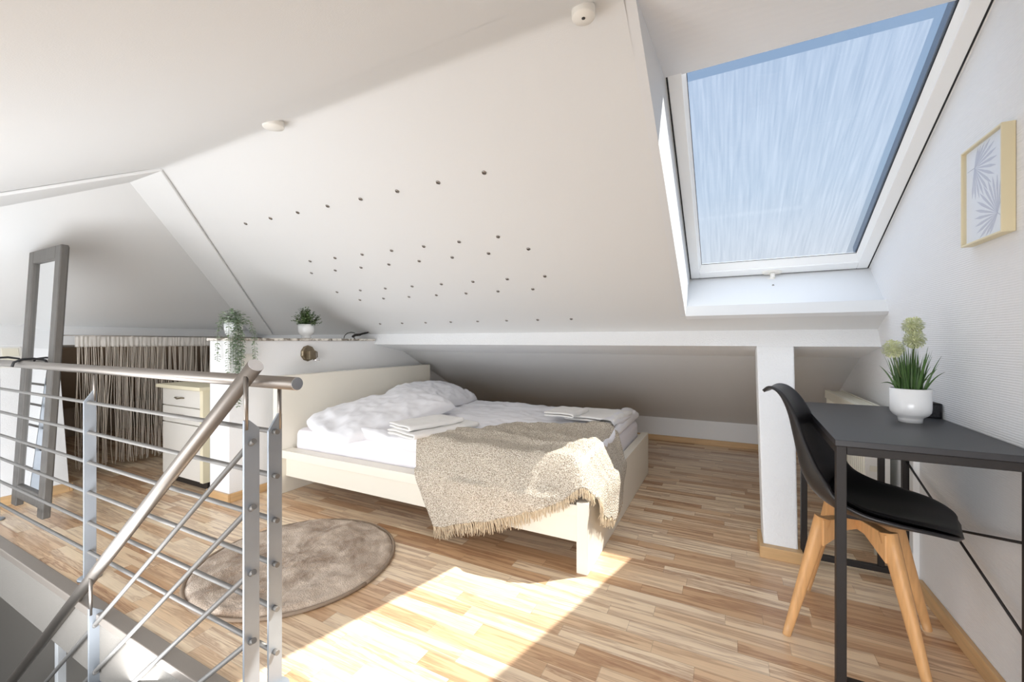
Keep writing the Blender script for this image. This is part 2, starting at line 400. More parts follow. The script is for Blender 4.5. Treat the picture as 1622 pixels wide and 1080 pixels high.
# roof slopes
WL = -.215                    # left reveal of the roof window
c1 = MB()
c1.prism([(HX,RY,s1(RY)),(WL-.03,RY,s1(RY)),(WL-.03,KY,s1(KY)),(HX-(KY-RY),KY,s1(KY))], (0,.03,.06))
c1.prism([(WL-.03,2.70,s1(2.70)),(RX+.05,2.70,s1(2.70)),(RX+.05,KY,s1(KY)),(WL-.03,KY,s1(KY))], (0,.03,.06))
struct(c1, 'ceiling', 'ceiling')
c2 = MB().prism([(RX+.05,RY,RZ),(HX,RY,RZ),(HX-(RY+.75),-.75,s2(-.75)),(RX+.05,-.75,s2(-.75))], (0,-.03,.06))
struct(c2, 'ceiling', 'ceiling')
def ridgef(u, v):
    x = -3.02+u*(WL-.03+3.02); d = (v-.5)*.36; e_ = .018*(1-(d/.18)**2)
    return Vector((x, RY+d, RZ-P_*math.sqrt(d*d+e_*e_)-.0004))
struct(MB().grid(2, 25, ridgef), 'ceiling', 'ceiling')
dx = HX-KX
c3 = MB().prism([(HX,RY,RZ),(KX,RY+dx,s3(KX)),(KX,RY-dx,s3(KX))], (-.03,0,.06))
struct(c3, 'ceiling', 'ceiling')
# raised board strips beside the hip
def off(p, nrm, d=.016): return (Vector(p)+Vector(nrm)*d)
n1 = Vector((0,-.443,-.8965)); n2 = Vector((0,.443,-.8965))
A_=(-2.672,RY,RZ); D_=(-3.03,RY,RZ); C_=(-4.665,2.80,s1(2.80)); B_=(-4.34,2.83,s1(2.83))
b1 = MB().prism([off(p,n1,.001) for p in (A_,D_,C_,B_)], n1*.016)
struct(b1, 'trim_3', 'ceiling', bevel=.005)
A2=(-3.42,-.20,s2(-.20)); D2=(-4.36,-.20,s2(-.20))
b2 = MB().prism([off(p,n2,.001) for p in (A_,A2,D2,D_)], n2*.016)
struct(b2, 'trim_4', 'ceiling', bevel=.004)

# window shaft
TOPY, TOPZ = 1.75, 2.078      # top of shaft at the window
BOTY, BOTZ = 3.01, 1.450
sh = MB()
sh.prism([(WL,RY,RZ),(WL,TOPY,TOPZ),(WL,BOTY,BOTZ),(WL,2.699,s1(2.699))], (-.03,0,0))
struct(sh, 'wall_window_shaft_left', 'lining')
sh = MB().prism([(WL,2.70,s1(2.70)),(RX+.02,2.70,s1(2.70)),(RX+.02,BOTY,BOTZ),(WL,BOTY,BOTZ)], (0,.02,-.018))
struct(sh, 'wall_window_shaft_bottom', 'lining')
sh = MB().prism([(WL-.03,RY,RZ),(RX+.02,RY,RZ),(RX+.02,TOPY,TOPZ),(WL-.03,TOPY,TOPZ)], (0,-.02,.04))
struct(sh, 'ceiling', 'ribbed')
# right gable wall
wr = MB().prism([(RX,-1.6,-.3),(RX,KY+.1,-.3),(RX,KY+.1,s1(KY+.1)),(RX,2.70,s1(2.70)),(RX,BOTY,BOTZ),(RX,TOPY,TOPZ),(RX,RY,RZ+.02),(RX,-.75,s2(-.75)),(RX,-1.6,.75)], (.10,0,0))
struct(wr, 'wall_right', 'ribbed')
# far knee wall
struct(MB().box(KX-.1,RX,KY,KY+.1,0,s1(KY)+.05), 'wall_back', 'plaster')
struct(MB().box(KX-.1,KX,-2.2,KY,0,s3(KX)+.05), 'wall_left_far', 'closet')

# purlin casing and leaning knee wall with its openings (perpendicular to the roof)
kf = lambda z: 2.35+.46*z
kx = lambda z: -4.05-.46*z
pu = MB().prism([(-4.75,kf(1.01),1.01),(-4.75,2.872,s1(2.872)),(-4.75,3.2,s1(3.2)-.002)], (RX+4.75,0,0))
struct(pu, 'wall_back_beam', 'rough_plaster')
# pillar between the two niches, leaning with the knee wall
pl = MB()
ix = pl.add([(.163,kf(0),0),(.302,kf(0),0),(.302,kf(0)+.17,0),(.163,kf(0)+.17,0),
             (.158,kf(1.01),1.012),(.341,kf(1.01),1.012),(.341,kf(1.01)+.17,1.012),(.158,kf(1.01)+.17,1.012)])
for q in ((0,3,2,1),(4,5,6,7),(0,1,5,4),(1,2,6,5),(2,3,7,6),(3,0,4,7)): pl.face([ix+k for k in q])
struct(pl, 'wall_back_pillar', 'rough_plaster', bevel=.008, bseg=3)
# knee wall left of the half-height partition
kw = MB().prism([(-4.6,kf(0),0),(-4.6,kf(1.02),1.02),(-4.6,kf(1.02)+.12,1.02),(-4.6,kf(0)+.12,0)], (1.53,0,0))
struct(kw, 'wall_back_knee', 'plaster')
# left leaning knee wall: solid piece left of the doorway, beam above it
lw = MB()
ix = lw.add([(kx(0),-.9,0),(kx(0),1.18,0),(kx(0)-.12,1.18,0),(kx(0)-.12,-.9,0),(kx(1.01),-.9,1.01),(kx(1.01),1.252,1.01),(kx(1.01)-.12,1.252,1.01),(kx(1.01)-.12,-.9,1.01)])
for q in ((0,3,2,1),(4,5,6,7),(0,1,5,4),(1,2,6,5),(2,3,7,6),(3,0,4,7)): lw.face([ix+k for k in q])
struct(lw, 'wall_left', 'plaster')
lb = MB().prism([(kx(1.01),-.9,1.01),(-4.66,-.9,s3(-4.66)),(-5.0,-.9,s3(-5.0)-.002)], (0,3.85,0))
struct(lb, 'wall_left_beam', 'plaster')
struct(MB().box(-6.9,-6.8,-5.5,-.9,-2.7,1.3), 'wall_left_rear', 'lower_wall')
struct(MB().box(-5.1,-5.0,-3.0,.70,-2.7,-.003), 'wall_lower_left', 'lower_wall')
struct(MB().prism([(-5.1,-3.0,0),(-4.05,-3.0,0),(-4.55,-3.0,1.1),(-5.1,-3.0,1.1)], (0,2.09,0)), 'wall_left_stair', 'plaster')
# darker closet lining behind the doorway
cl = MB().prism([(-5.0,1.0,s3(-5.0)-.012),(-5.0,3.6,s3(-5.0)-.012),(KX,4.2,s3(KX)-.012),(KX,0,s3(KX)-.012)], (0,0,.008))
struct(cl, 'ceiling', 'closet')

# skirting boards
def sk(name, mb): struct(mb, name, 'skirting', bevel=.003)
sk('baseboard_right', MB().box(RX-.016,RX,-1.2,2.30,0,.058))
sk('baseboard_back', MB().box(-2.84,RX,KY-.016,KY,0,.055))
sk('baseboard_left', MB().prism([(kx(0)+.016,0,0),(kx(.055)+.014,0,.055),(kx(.055)-.02,0,.055),(kx(0)-.02,0,0)], (0,1.18,0)).box(kx(0)-.10,kx(0)+.016,1.1802,1.194,0,.055))
sk('baseboard_pillar', MB().box(.145,.320,kf(0)-.016,kf(0)+.026,0,.055).box(.145,.163,kf(0)+.0262,kf(0)+.19,0,.055).box(.302,.320,kf(0)+.0262,kf(0)+.19,0,.055))
sk('baseboard_partition', MB().box(-2.85,-2.834,1.5652,4.45,0,.055).box(-3.086,-2.834,1.549,1.565,0,.055))

# half-height partition with marble top
struct(MB().prism([(-2.85,1.565,0),(-2.85,1.565,1.042),(-2.85,2.85,1.042),(-2.85,2.95,s1(2.95)),(-2.85,KY,s1(KY)),(-2.85,KY,0)], (-.22,0,0)), 'wall_partition', 'plaster', bevel=.004)
struct(MB().box(-3.085,-2.838,1.552,2.82,1.042,1.060), 'trim_partition_top', 'marble', bevel=.003)
# radiator pipe duct on the right wall
struct(MB().box(RX-.022,RX,2.325,2.37,0,.70), 'trim_pipe_duct', 'frame_white', bevel=.004)

# lower storey seen through the stairwell
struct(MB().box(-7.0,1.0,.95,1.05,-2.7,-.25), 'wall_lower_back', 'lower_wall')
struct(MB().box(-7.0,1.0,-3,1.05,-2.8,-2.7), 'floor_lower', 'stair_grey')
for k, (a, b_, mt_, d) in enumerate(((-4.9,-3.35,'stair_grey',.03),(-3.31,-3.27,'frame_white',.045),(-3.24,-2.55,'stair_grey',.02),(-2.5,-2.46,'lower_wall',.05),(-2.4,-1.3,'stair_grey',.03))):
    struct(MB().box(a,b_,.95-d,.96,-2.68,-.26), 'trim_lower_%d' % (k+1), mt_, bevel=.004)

# ---------------------------------------------------------------- roof window
Wn = Vector((0,.4431,.8965)); Wv = Vector((0,-.8965,.4434)).normalized(); Wo = Vector((0,BOTY,BOTZ))
def wp(x, v, w): return Wo+Vector((x,0,0))+Wv*v+Wn*w
def wbox(mb, x0, x1, v0, v1, w0, w1):
    i = mb.add([wp(x0,v0,w0),wp(x1,v0,w0),wp(x1,v1,w0),wp(x0,v1,w0),wp(x0,v0,w1),wp(x1,v0,w1),wp(x1,v1,w1),wp(x0,v1,w1)])
    for q in ((0,3,2,1),(4,5,6,7),(0,1,5,4),(1,2,6,5),(2,3,7,6),(3,0,4,7)): mb.face([i+k for k in q])
    return mb
win = thing('window_1', (-.22, BOTY, BOTZ), kind='structure')
VT = 1.60
mb = MB(); wbox(mb,WL-.03,WL+.004,-.02,VT,.0,.10); wbox(mb,RX-.006,RX+.05,-.02,VT,0,.10); wbox(mb,WL,RX,-.03,.003,0,.10); wbox(mb,WL,RX,VT-.03,VT,0,.10)
mb.build('outer_frame', 'frame_white', win, bevel=.002)
mb = MB(); wbox(mb,WL+.004,WL+.010,.003,VT-.03,-.002,.05); wbox(mb,RX-.012,RX-.006,.003,VT-.03,-.002,.05); wbox(mb,WL+.004,RX-.006,.003,.008,-.002,.05)
mb.build('gasket', 'gasket', win)
mb = MB(); SL, SR = WL+.010, RX-.012
wbox(mb,SL,-.153,.008,VT-.04,-.004,.07); wbox(mb,.658,SR,.008,VT-.04,-.004,.07); wbox(mb,-.153,.658,.008,.068,-.004,.07); wbox(mb,-.153,.658,VT-.10,VT-.04,-.004,.07)
mb.build('sash', 'frame_white', win, bevel=.003)
# glazing bead, bevelled towards the pane
mb = MB()
def bead(a0, a1, b0, b1):   # a: outer line, b: inner line (x,v)
    i = mb.add([wp(a0[0],a0[1],.004),wp(a1[0],a1[1],.004),wp(b1[0],b1[1],.030),wp(b0[0],b0[1],.030),
                wp(a0[0],a0[1],.034),wp(a1[0],a1[1],.034),wp(b1[0],b1[1],.034),wp(b0[0],b0[1],.034)])
    for q in ((0,3,2,1),(4,5,6,7),(0,1,5,4),(1,2,6,5),(2,3,7,6),(3,0,4,7)): mb.face([i+k for k in q])
T_ = VT-.10
bead((-.153,.068),(.658,.068),(-.138,.115),(.640,.115)); bead((-.153,T_),(-.153,.068),(-.138,T_-.02),(-.138,.115))
bead((.658,.068),(.658,T_),(.640,.115),(.640,T_-.02)); bead((.658,T_),(-.153,T_),(.640,T_-.02),(-.138,T_-.02))
mb.build('glazing_bead', 'frame_white', win)
mb = MB(); wbox(mb,-.140,.642,.112,T_-.016,.030,.034)
gk = mb; 
mb = MB()
for a in ((-.1405,-.1365,.112,T_-.016),(.6385,.6425,.112,T_-.016),(-.14,.642,.112,.116)): wbox(mb,a[0],a[1],a[2],a[3],.0285,.0300)
mb.build('pane_seal', 'gasket', win)
pane = MB(); i = pane.add([wp(-.150,.10,.034),wp(.652,.10,.034),wp(.652,T_,.034),wp(-.150,T_,.034)]); pane.face((i,i+1,i+2,i+3))
pane.build('glass_pane', 'glass', win)
mb = MB(); wbox(mb,.634,.690,.09,VT-.02,.037,.085); wbox(mb,-.215,-.150,.03,VT-.02,.037,.070); wbox(mb,-.215,.70,.02,.10,.037,.042); wbox(mb,-.215,.70,T_,VT+.05,.040,.11)
mb.build('outer_cladding', 'clad', win, bevel=.004)
# vent handle on the bottom rail
mb = MB()
mb.prism([wp(.249+.052*math.cos(a), .030+.019*math.sin(a), -.004) for a in [2*PI*k/24 for k in range(24)]], -Wn*.008)
mb.tube([wp(.252,.026,-.010), wp(.252,.012,-.045)], .014, 14)
mb.tube([wp(.262,.012,-.046), wp(.20,.008,-.050), wp(.120,.010,-.052)], [.014,.009,.006], 12)
mb.build('handle', 'plastic_white', win)
mb = MB().lathe([(.001,-.004),(.006,-.004),(.006,.0),(.004,.004),(.001,.004)], (.249,2.915,1.372), 12)
mb.build('catch_pin', 'chrome', win)

# ================================================================ BED
X0, X1, Y0, Y1 = -2.775, -.545, 1.81, 3.42
bed = thing('bed', ((X0+X1)/2, (Y0+Y1)/2, 0), 'low cream white double bed with plain panel headboard and footboard', 'bed')
MB().box(X0,-2.690,Y0,Y1,0,.800).build('headboard', 'bed', bed, bevel=.003)
MB().box(X1-.052,X1,Y0-.012,Y1,0,.318).build('footboard', 'bed', bed, bevel=.003)
for ya, yb, yl in ((Y0+.038, Y0+.062, (Y0, Y0+.088)), (Y1-.062, Y1-.038, (Y1-.088, Y1))):
    mb = MB().box(-2.69,X1-.052,ya,yb,.115,.262)
    o = mb.build('side_rail', 'bed', bed, bevel=.002)
    MB().box(-2.69,X1-.052,yl[0],yl[1],.246,.300).build('rail_ledge', 'bed', o, bevel=.003)
MB().box(-2.69,X1-.052,(Y0+Y1)/2-.02,(Y0+Y1)/2+.02,.12,.24).build('mid_beam', 'bed', bed)
mb = MB()
for k in range(14):
    xx = -2.62+k*.145; mb.box(xx,xx+.07,Y0+.06,Y1-.06,.24,.252)
mb.build('slats', 'oak', bed)

# mattress with fitted sheet
def rbox(mb, x0,x1,y0,y1,z0,z1, r, nx, ny, nz, disp=None):
    """closed rounded box made of a subdivided cube surface"""
    cx_, cy_, cz_ = (x0+x1)/2, (y0+y1)/2, (z0+z1)/2; hx, hy, hz = (x1-x0)/2, (y1-y0)/2, (z1-z0)/2
    def rnd(p):
        q = Vector((max(-hx+r, min(hx-r, p[0])), max(-hy+r, min(hy-r, p[1])), max(-hz+r, min(hz-r, p[2]))))
        d = Vector(p)-q
        if d.length > 1e-9: d = d.normalized()*r
        w_ = q+d; w_ += Vector((cx_, cy_, cz_))
        if disp: w_ = disp(w_, (d.normalized() if d.length > 0 else Vector((0,0,1))))
        return w_
    L = lambda t, h: -h+2*h*t
    mb.grid(nx,ny, lambda u,v: rnd((L(u,hx),L(v,hy),hz)))
    mb.grid(nx,ny, lambda u,v: rnd((L(u,hx),L(v,hy),-hz)), flip=True)
    mb.grid(nx,nz, lambda u,v: rnd((L(u,hx),-hy,L(v,hz))))
    mb.grid(nx,nz, lambda u,v: rnd((L(u,hx),hy,L(v,hz))), flip=True)
    mb.grid(ny,nz, lambda u,v: rnd((hx,L(u,hy),L(v,hz))))
    mb.grid(ny,nz, lambda u,v: rnd((-hx,L(u,hy),L(v,hz))), flip=True)
    return mb
def md_(p, nrm):
    return p+Vector((0, .006*fbm(p.x*6, p.z*5+p.x*3), .004*fbm(p.x*4, p.y*4)))
mt = rbox(MB(), -2.675,-.605,1.900,3.33,.262,.435,.045,60,40,10, md_)
o = mt.build('mattress', 'sheet', None, loc=(-1.64, 2.6, .30)); tag(o, 'white sheeted mattress lying in the cream bed frame', 'mattress')

# duvet
def ridge(x, y, a=1.0):
    v = fbm(x, y, 3.1, 3); return (1-abs(v)*2.2)*a
def duv(p, nrm):
    k = max(0, nrm.z)
    fold = .027*ridge(p.x*1.5+p.y*.6, p.y*4.2-p.x*.5)+.007*ridge(p.x*6+p.y*2, p.y*8)-.008
    q = Vector(p)
    q.z += k*(fold+.012*fbm(p.x*1.3, p.y*1.3))
    if p.x > -1.0: q.z += max(0, (p.x+1.0)/.4)*.03*min(1, max(0, (p.y-2.4)/.5))
    # soft hanging edge on the near side
    if p.y < 2.0:
        t_ = (2.0-p.y)/.11
        q.y += -.012*math.sin(p.x*11)*min(1,t_)+.01*fbm(p.x*5, p.z*6); q.z += -.018*math.sin(p.x*7.5+1)*min(1,t_)*(1-k*.5)
    return q
dv = rbox(MB(), -2.50,-.60,1.885,3.35,.408,.472,.030,170,120,8, duv)
o = dv.build('duvet', 'linen', None, loc=(-1.6,2.6,.45)); tag(o, 'white wrinkled duvet spread flat over the bed', 'duvet')
# rolled hem at the foot end of the duvet (far corner)
rl = MB()
def rollf(u, v):
    y = 2.62+u*.66; a = 2*PI*v
    r = .036+.006*fbm(y*7, v*3)
    return Vector((-.665+r*1.5*math.cos(a)+.01*math.sin(y*9), y, .500+.012*math.sin(y*5)+r*math.sin(a)))
rl.grid(40, 20, rollf); rl.f = [f[::-1] for f in rl.f]
ro = rl.build('rolled_hem', 'linen', o)

# pillows
def pillow(name, c, sx, sy, h, rz, tilt, label, seed, group, roll=0):
    mb = MB(); mt_ = Matrix.Translation(Vector(c)) @ Matrix.Rotation(rz,4,'Z') @ Matrix.Rotation(tilt,4,'Y') @ Matrix.Rotation(roll,4,'X')
    def surf(sgn):
        def fn(u, v):
            a, b_ = u*2-1, v*2-1
            ex = (1-abs(a)**3.2); ey = (1-abs(b_)**3.2)
            pr = max(0, ex*ey)**.42
            pin = 1-.10*(abs(a)**2)*(abs(b_)**2)-.035*(1-abs(b_))*abs(a)**6
            wr = .016*ridge(a*1.3+seed+b_*.6, b_*2.0)*min(1, pr*2)+.004*ridge(a*4+seed, b_*3+a)*min(1, pr*2)+.004*fbm(a*6, b_*6+seed)*min(1, pr*3)-.008
            z = sgn*(h*pr*.5)*(1 if sgn > 0 else .55)+wr*(1 if sgn > 0 else .3)
            return mt_ @ Vector((a*sx/2*pin*(1-.03*abs(b_)**4), b_*sy/2*pin, z))
        return fn
    mb.grid(56,64,surf(1)); mb.grid(56,64,surf(-1), flip=True)
    o = mb.build(name, 'linen', None, loc=c); tag(o, label, 'pillow', group); return o
pillow('pillow', (-2.19,2.26,.520), .64, .96, .15, R(-14), R(7), 'white pillow at the near side of the bed, nearest the railing', 1.0, 'bed pillows', R(8))
pillow('pillow', (-2.30,2.97,.555), .55, .74, .17, R(-4), R(12), 'white pillow at the far side of the bed, half behind the near pillow', 5.2, 'bed pillows')

# folded towels
def towel(c, lx, ly, layers, th, rz, label, group=None, seed=0, tilt=0):
    """a sheet folded to and fro, its folds on the +-X sides"""
    prof = []; hx = lx/2; r = th/2+.001
    z = th/2
    for k in range(layers):
        s_ = 1 if k % 2 == 0 else -1
        xs = [-hx*s_ + (2*hx*s_)*t_/10 for t_ in range(11)]
        for x in xs: prof.append((x, z, 0))
        if k < layers-1:
            cxx = hx*s_; zc = z+r+.001
            for q in range(1,6):
                a = -PI/2+PI*q/6
                prof.append((cxx+s_*math.cos(a)*r*1.6, zc+math.sin(a)*(r+.001), 0))
            z += 2*(r+.001)
    mt_ = Matrix.Translation(Vector(c)) @ Matrix.Rotation(rz,4,'Z') @ Matrix.Rotation(tilt,4,'X')
    mb = MB(); nv = 18; k_ = len(prof)
    def fn(u, v):
        i_ = int(round(u*(k_-1))); x, zz, _ = prof[i_]; y = (v-.5)*ly
        sag = .006*fbm(x*9+seed, y*9+seed)+.004*fbm(x*22+seed, y*22)
        return mt_ @ Vector((x+.004*fbm(seed+zz*40, y*9), y+.004*fbm(x*9+seed, zz*60), zz*(1+.05*fbm(y*5+seed,x*5))+sag))
    mb.grid(k_, nv, fn)
    o = mb.build('folded_towel', 'towel', None, loc=c, solid=th*.9, offset=0, bevel=0, sub=1)
    tag(o, label, 'towel', group); return o
towel((-1.60,2.07,.492), .26, .50, 2, .015, R(-14), 'large folded white towel near the pillows, under a smaller towel', 'folded guest towels', 0)
towel((-1.64,2.05,.526), .21, .40, 2, .014, R(-17), 'small folded white towel on top of the towel stack nearest the pillows', 'folded guest towels', 3)
towel((-.80,2.86,.508), .34, .38, 2, .016, R(-6), 'large folded white towel near the footboard, under a smaller towel', 'folded guest towels', 7)
towel((-.98,2.72,.540), .20, .28, 2, .013, R(-4), 'small folded white towel lying across the towel near the footboard', 'folded guest towels', 11)

# throw blanket draped over the near corner of the footboard
ET, EY_, EX_ = .492, 1.805, -.545
LIPZ = .315
def drape(p, q):
    """flat sheet point (p along X, q along Y) -> draped position"""
    xq, yq = min(p,-.62), max(q,1.93)
    z = duv(Vector((xq, max(yq,2.0), .472)), Vector((0,0,1))).z+.019+.003*fbm(p*5, q*5)
    x, y = p, q
    # near side: slopes from the bedding down to the ledge, then hangs free
    ynear = 1.905
    dq = ynear-q; dp = p-(-.655)
    def fall(d):
        """distance past the bedding edge -> (outward, down)"""
        if d <= 0: return 0, 0
        L1 = .205
        if d < L1: t_ = d/L1; return .118*t_, .160*t_**1.35
        e_ = d-L1; return .118+.012*min(1, e_/.05), .160+e_
    oy, zy = fall(dq); ox, zx = fall(dp)
    if dq > 0: y = ynear-oy
    if dp > 0: x = -.655+ox*1.05
    drop = max(zy, zx) if min(dq, dp) <= 0 else (zy**3+zx**3)**(1/3.0)
    z = z-drop
    if dq > .205: 
        y += -.012*math.sin(p*17+z*8)-.010
        y -= max(0, (dq-.3))*.10
    if dp > .205: x += .012+.010*math.sin(q*15)+max(0, dp-.3)*.10
    return Vector((x, y, max(z, .012)))
# flat quad corners: far-left, far-right, near-left, near-right (bilinear with curved sides)
FL_, FR_, NL_, NR_ = Vector((-1.60,1.94)), Vector((-.62,2.66)), Vector((-1.35,1.44)), Vector((-.255,2.10))
def flat(u, v):
    # u along the bed (0 left), v from far edge (0) to the fringe (1)
    a = FL_.lerp(FR_, u); a = a+Vector((-.07,.09))*math.sin(PI*u)*.9
    b_ = NL_.lerp(NR_, u); b_ = b_+Vector((.085,-.075))*math.sin(PI*u)*.95+Vector((.045,-.05))*math.sin(PI*u**2.2)
    c_ = a.lerp(b_, v)
    c_ = c_+Vector((-.02,0))*math.sin(PI*v)*(1-u)
    c_ = c_+Vector((.06,.02))*math.sin(PI*v)*u
    return c_
def thr(u, v):
    c_ = flat(u, v); return drape(c_.x, c_.y)
mb = MB().grid(130, 90, thr)
throw = mb.build('throw_blanket', 'throw', None, loc=(-1.0,2.0,.5), solid=.010, offset=0)
tag(throw, 'beige boucle throw blanket with fringe draped over the near corner of the bed', 'blanket')
fr = MB()
def strand(p0, d, ln, r=.0022):
    pts = [p0]; dirv = Vector(d)
    for k in range(4):
        dirv = (dirv+Vector((random.uniform(-.25,.25), random.uniform(-.25,.25), -.35))).normalized()
        q = pts[-1]+dirv*ln/4; q.z = max(q.z, .004); pts.append(q)
    fr.tube(pts, [r, r, r*.9, r*.8, r*.5], 5, False)
for k in range(430):
    u = (k+random.random())/430
    p0 = thr(u, .995); p1 = thr(u, .93); d = (p0-p1).normalized()
    p0 = p0+Vector((random.uniform(-.004,.004), random.uniform(-.006,.004), 0))
    strand(p0, d, random.uniform(.045,.070) if u < .4 else random.uniform(.028,.050))
for k in range(150):
    v = (k+random.random())/150; u = 0.998
    p0 = thr(u, v); p1 = thr(.95, v); d = (p0-p1).normalized()
    if v > .55: strand(p0, d, random.uniform(.012,.03), .0018)
tag(fr.build('fringe', 'fringe', throw), kind='stuff')

# ================================================================ ROUND RUG
RC = Vector((-1.80,1.30)); RR = .43
mb = MB()
def rugf(u, v):
    a = 2*PI*u; r = RR*v
    h_ = .026*(1-max(0,(v-.93)/.07)**2)
    x, y = RC.x+r*math.cos(a), RC.y+r*math.sin(a)
    return Vector((x, y, .004+h_*(.75+.35*fbm(x*9, y*9)+.18*fbm(x*40, y*40))))
mb.grid(161, 60, rugf)
rug = thing('round_rug', (RC.x,RC.y,0), 'round taupe plush rug on the wooden floor behind the railing', 'rug')
mb.build('pile', 'rug', rug)
mb = MB(); mb.tube([(RC.x+(RR+.004)*math.cos(2*PI*k/90), RC.y+(RR+.004)*math.sin(2*PI*k/90), .009) for k in range(91)], .0075, 8)
mb.build('edge_piping', 'rug_edge', rug)

# ================================================================ RAILINGS
YR = .788
rail = thing('landing_railing', (-1.2,YR,0), 'brushed steel railing with six level bars along the landing edge', 'railing')
mb = MB().tube([(-5.0,YR,.915),(-1.098,YR,.917)], .0190, 28); hr = mb.build('handrail', 'steel', rail)
def endcap(parent, c, d, r):
    d = Vector(d).normalized(); c = Vector(c)
    rot = d.to_track_quat('Z','Y').to_matrix().to_4x4()
    m_ = MB().lathe([(r*.6,-.002),(r*1.0,-.001),(r*1.0,.0008),(r*.96,.0014),(r*.5,.0014),(.0005,.0014)], c, 28, mt=rot, smooth=False)
    return m_.build('end_cap', 'steel_end', parent)
endcap(hr, (-1.098,YR,.917), (1,0,0), .0185)
BZ = [.771,.640,.509,.378,.247,.118]
def post(parent, x, y, ztop, side, zrod, zb=0, w=.042, t=.008, pins=(), flip=False):
    """flat steel bar seen broadside along X with a chamfered head and a round rod on top"""
    hw = w/2
    lo, hi = (y-hw, y+hw)
    if not flip: poly = [(x-t/2,lo,zb),(x-t/2,hi,zb),(x-t/2,hi,ztop+.045),(x-t/2,hi-.010,ztop+.050),(x-t/2,lo,ztop)]
    else: poly = [(x-t/2,lo,zb),(x-t/2,hi,zb),(x-t/2,hi,ztop),(x-t/2,lo+.014,ztop+.026),(x-t/2,lo,ztop+.026)]
    p_ = MB().prism(poly, (t,0,0)).build('post', 'post', parent, bevel=.0012)
    ry = hi-.006 if not flip else lo+.007
    MB().tube([(x,ry,ztop),(x,ry,zrod)], .0058, 12).build('post_rod', 'steel', p_)
    for (pz, dz) in pins:
        q = MB().tube([(x+t/2,y-.004,pz),(x+t/2+.016,y-.004,pz+dz)], .0074, 14)
        q.build('bar_end', 'bar', p_)
    return p_
for x in (-1.20,-2.485,-3.77):
    p_ = post(rail, x, YR, .775, 1, .90, zb=.006, pins=[(z, 0) for z in BZ])
    MB().lathe([(.001,0),(.040,0),(.040,.006),(.036,.009),(.001,.009)], (x,YR,.001), 28).build('base_plate', 'post', p_)
for z in BZ:
    MB().tube([(-5.0,YR-.004,z),(-1.204,YR-.004,z)], .0076, 12).build('rail_bar', 'bar', rail)

YS = .69; SLP = .817
stair = thing('stair_railing', (-1.15,YS,0), 'brushed steel railing sloping down beside the stairs, its end above the level handrail', 'railing')
hz = lambda x: .968+SLP*(x+1.14)
hs_ = MB().tube([(-3.6,YS,hz(-3.6)),(-1.132,YS,hz(-1.132))], .0205, 28).build('handrail', 'steel', stair)
endcap(hs_, (-1.132,YS,hz(-1.132)), (1,0,SLP), .0200)
SB = [.761,.584,.408,.223,.045]
post(stair, -1.152, YS, .800, 1, .945, zb=-.36, pins=[(z, .010) for z in SB], flip=True)
post(stair, -2.125, YS, .010, 1, .150, zb=-1.16, pins=[(z-SLP*.975, .010) for z in SB[:4]], flip=True)
for z in SB:
    MB().tube([(-3.6,YS-.004,z-SLP*2.45),(-1.152,YS-.004,z)], .0074, 12).build('rail_bar', 'bar', stair)
o = MB().prism([(-1.06,YS-.02,-.10),(-1.06,YS-.02,-.36),(-3.7,YS-.02,-.36-SLP*2.64),(-3.7,YS-.02,-.10-SLP*2.64)], (0,.012,0)).build('stringer', 'post', stair)

# ================================================================ MIRROR hung on the rail
ML, MR_ = -3.765, -3.280; mz0, mz1 = .075, 1.578; my0, my1 = .848, .922
def mp_(x, z, d=0):     # front plane; d = depth behind
    t_ = (z-mz0)/(mz1-mz0); return Vector((x, my0+(my1-my0)*t_+d, z))
def mbar(mb, x0,x1,z0,z1, d0=0, d1=.035):
    i = mb.add([mp_(x0,z0,d0),mp_(x1,z0,d0),mp_(x1,z0,d1),mp_(x0,z0,d1),mp_(x0,z1,d0),mp_(x1,z1,d0),mp_(x1,z1,d1),mp_(x0,z1,d1)])
    for q in ((0,3,2,1),(4,5,6,7),(0,1,5,4),(1,2,6,5),(2,3,7,6),(3,0,4,7)): mb.face([i+k for k in q])
mir = thing('standing_mirror', (ML/2+MR_/2,my0,mz0), 'tall narrow mirror in a dark grey wooden frame hooked over the railing', 'mirror')
fw = .075
mb = MB(); mbar(mb,ML,ML+fw,mz0,mz1); mbar(mb,MR_-fw,MR_,mz0,mz1); mbar(mb,ML+fw,MR_-fw,mz1-fw,mz1); mbar(mb,ML+fw,MR_-fw,mz0+.05,mz0+.05+fw)
mb.build('mirror_frame', 'mirror_frame', mir, bevel=.006)
mb = MB(); mbar(mb,ML+fw-.004,MR_-fw+.004,mz0+.12,mz1-fw+.004,.016,.020); mb.build('mirror_glass', 'mirror_glass', mir)
mb = MB(); mbar(mb,ML+.01,MR_-.01,mz0+.06,mz1-.01,.0345,.038); mb.build('backing', 'dark_gap', mir)
for x in (ML+fw*.5, MR_-fw*.5):
    pts = [(x,.885,.905),(x,.872,.935),(x,.83,.945),(x,.788,.943),(x,.758,.928),(x,.752,.905)]
    MB().tube(pts, .006, 8).build('hook', 'gasket', mir)

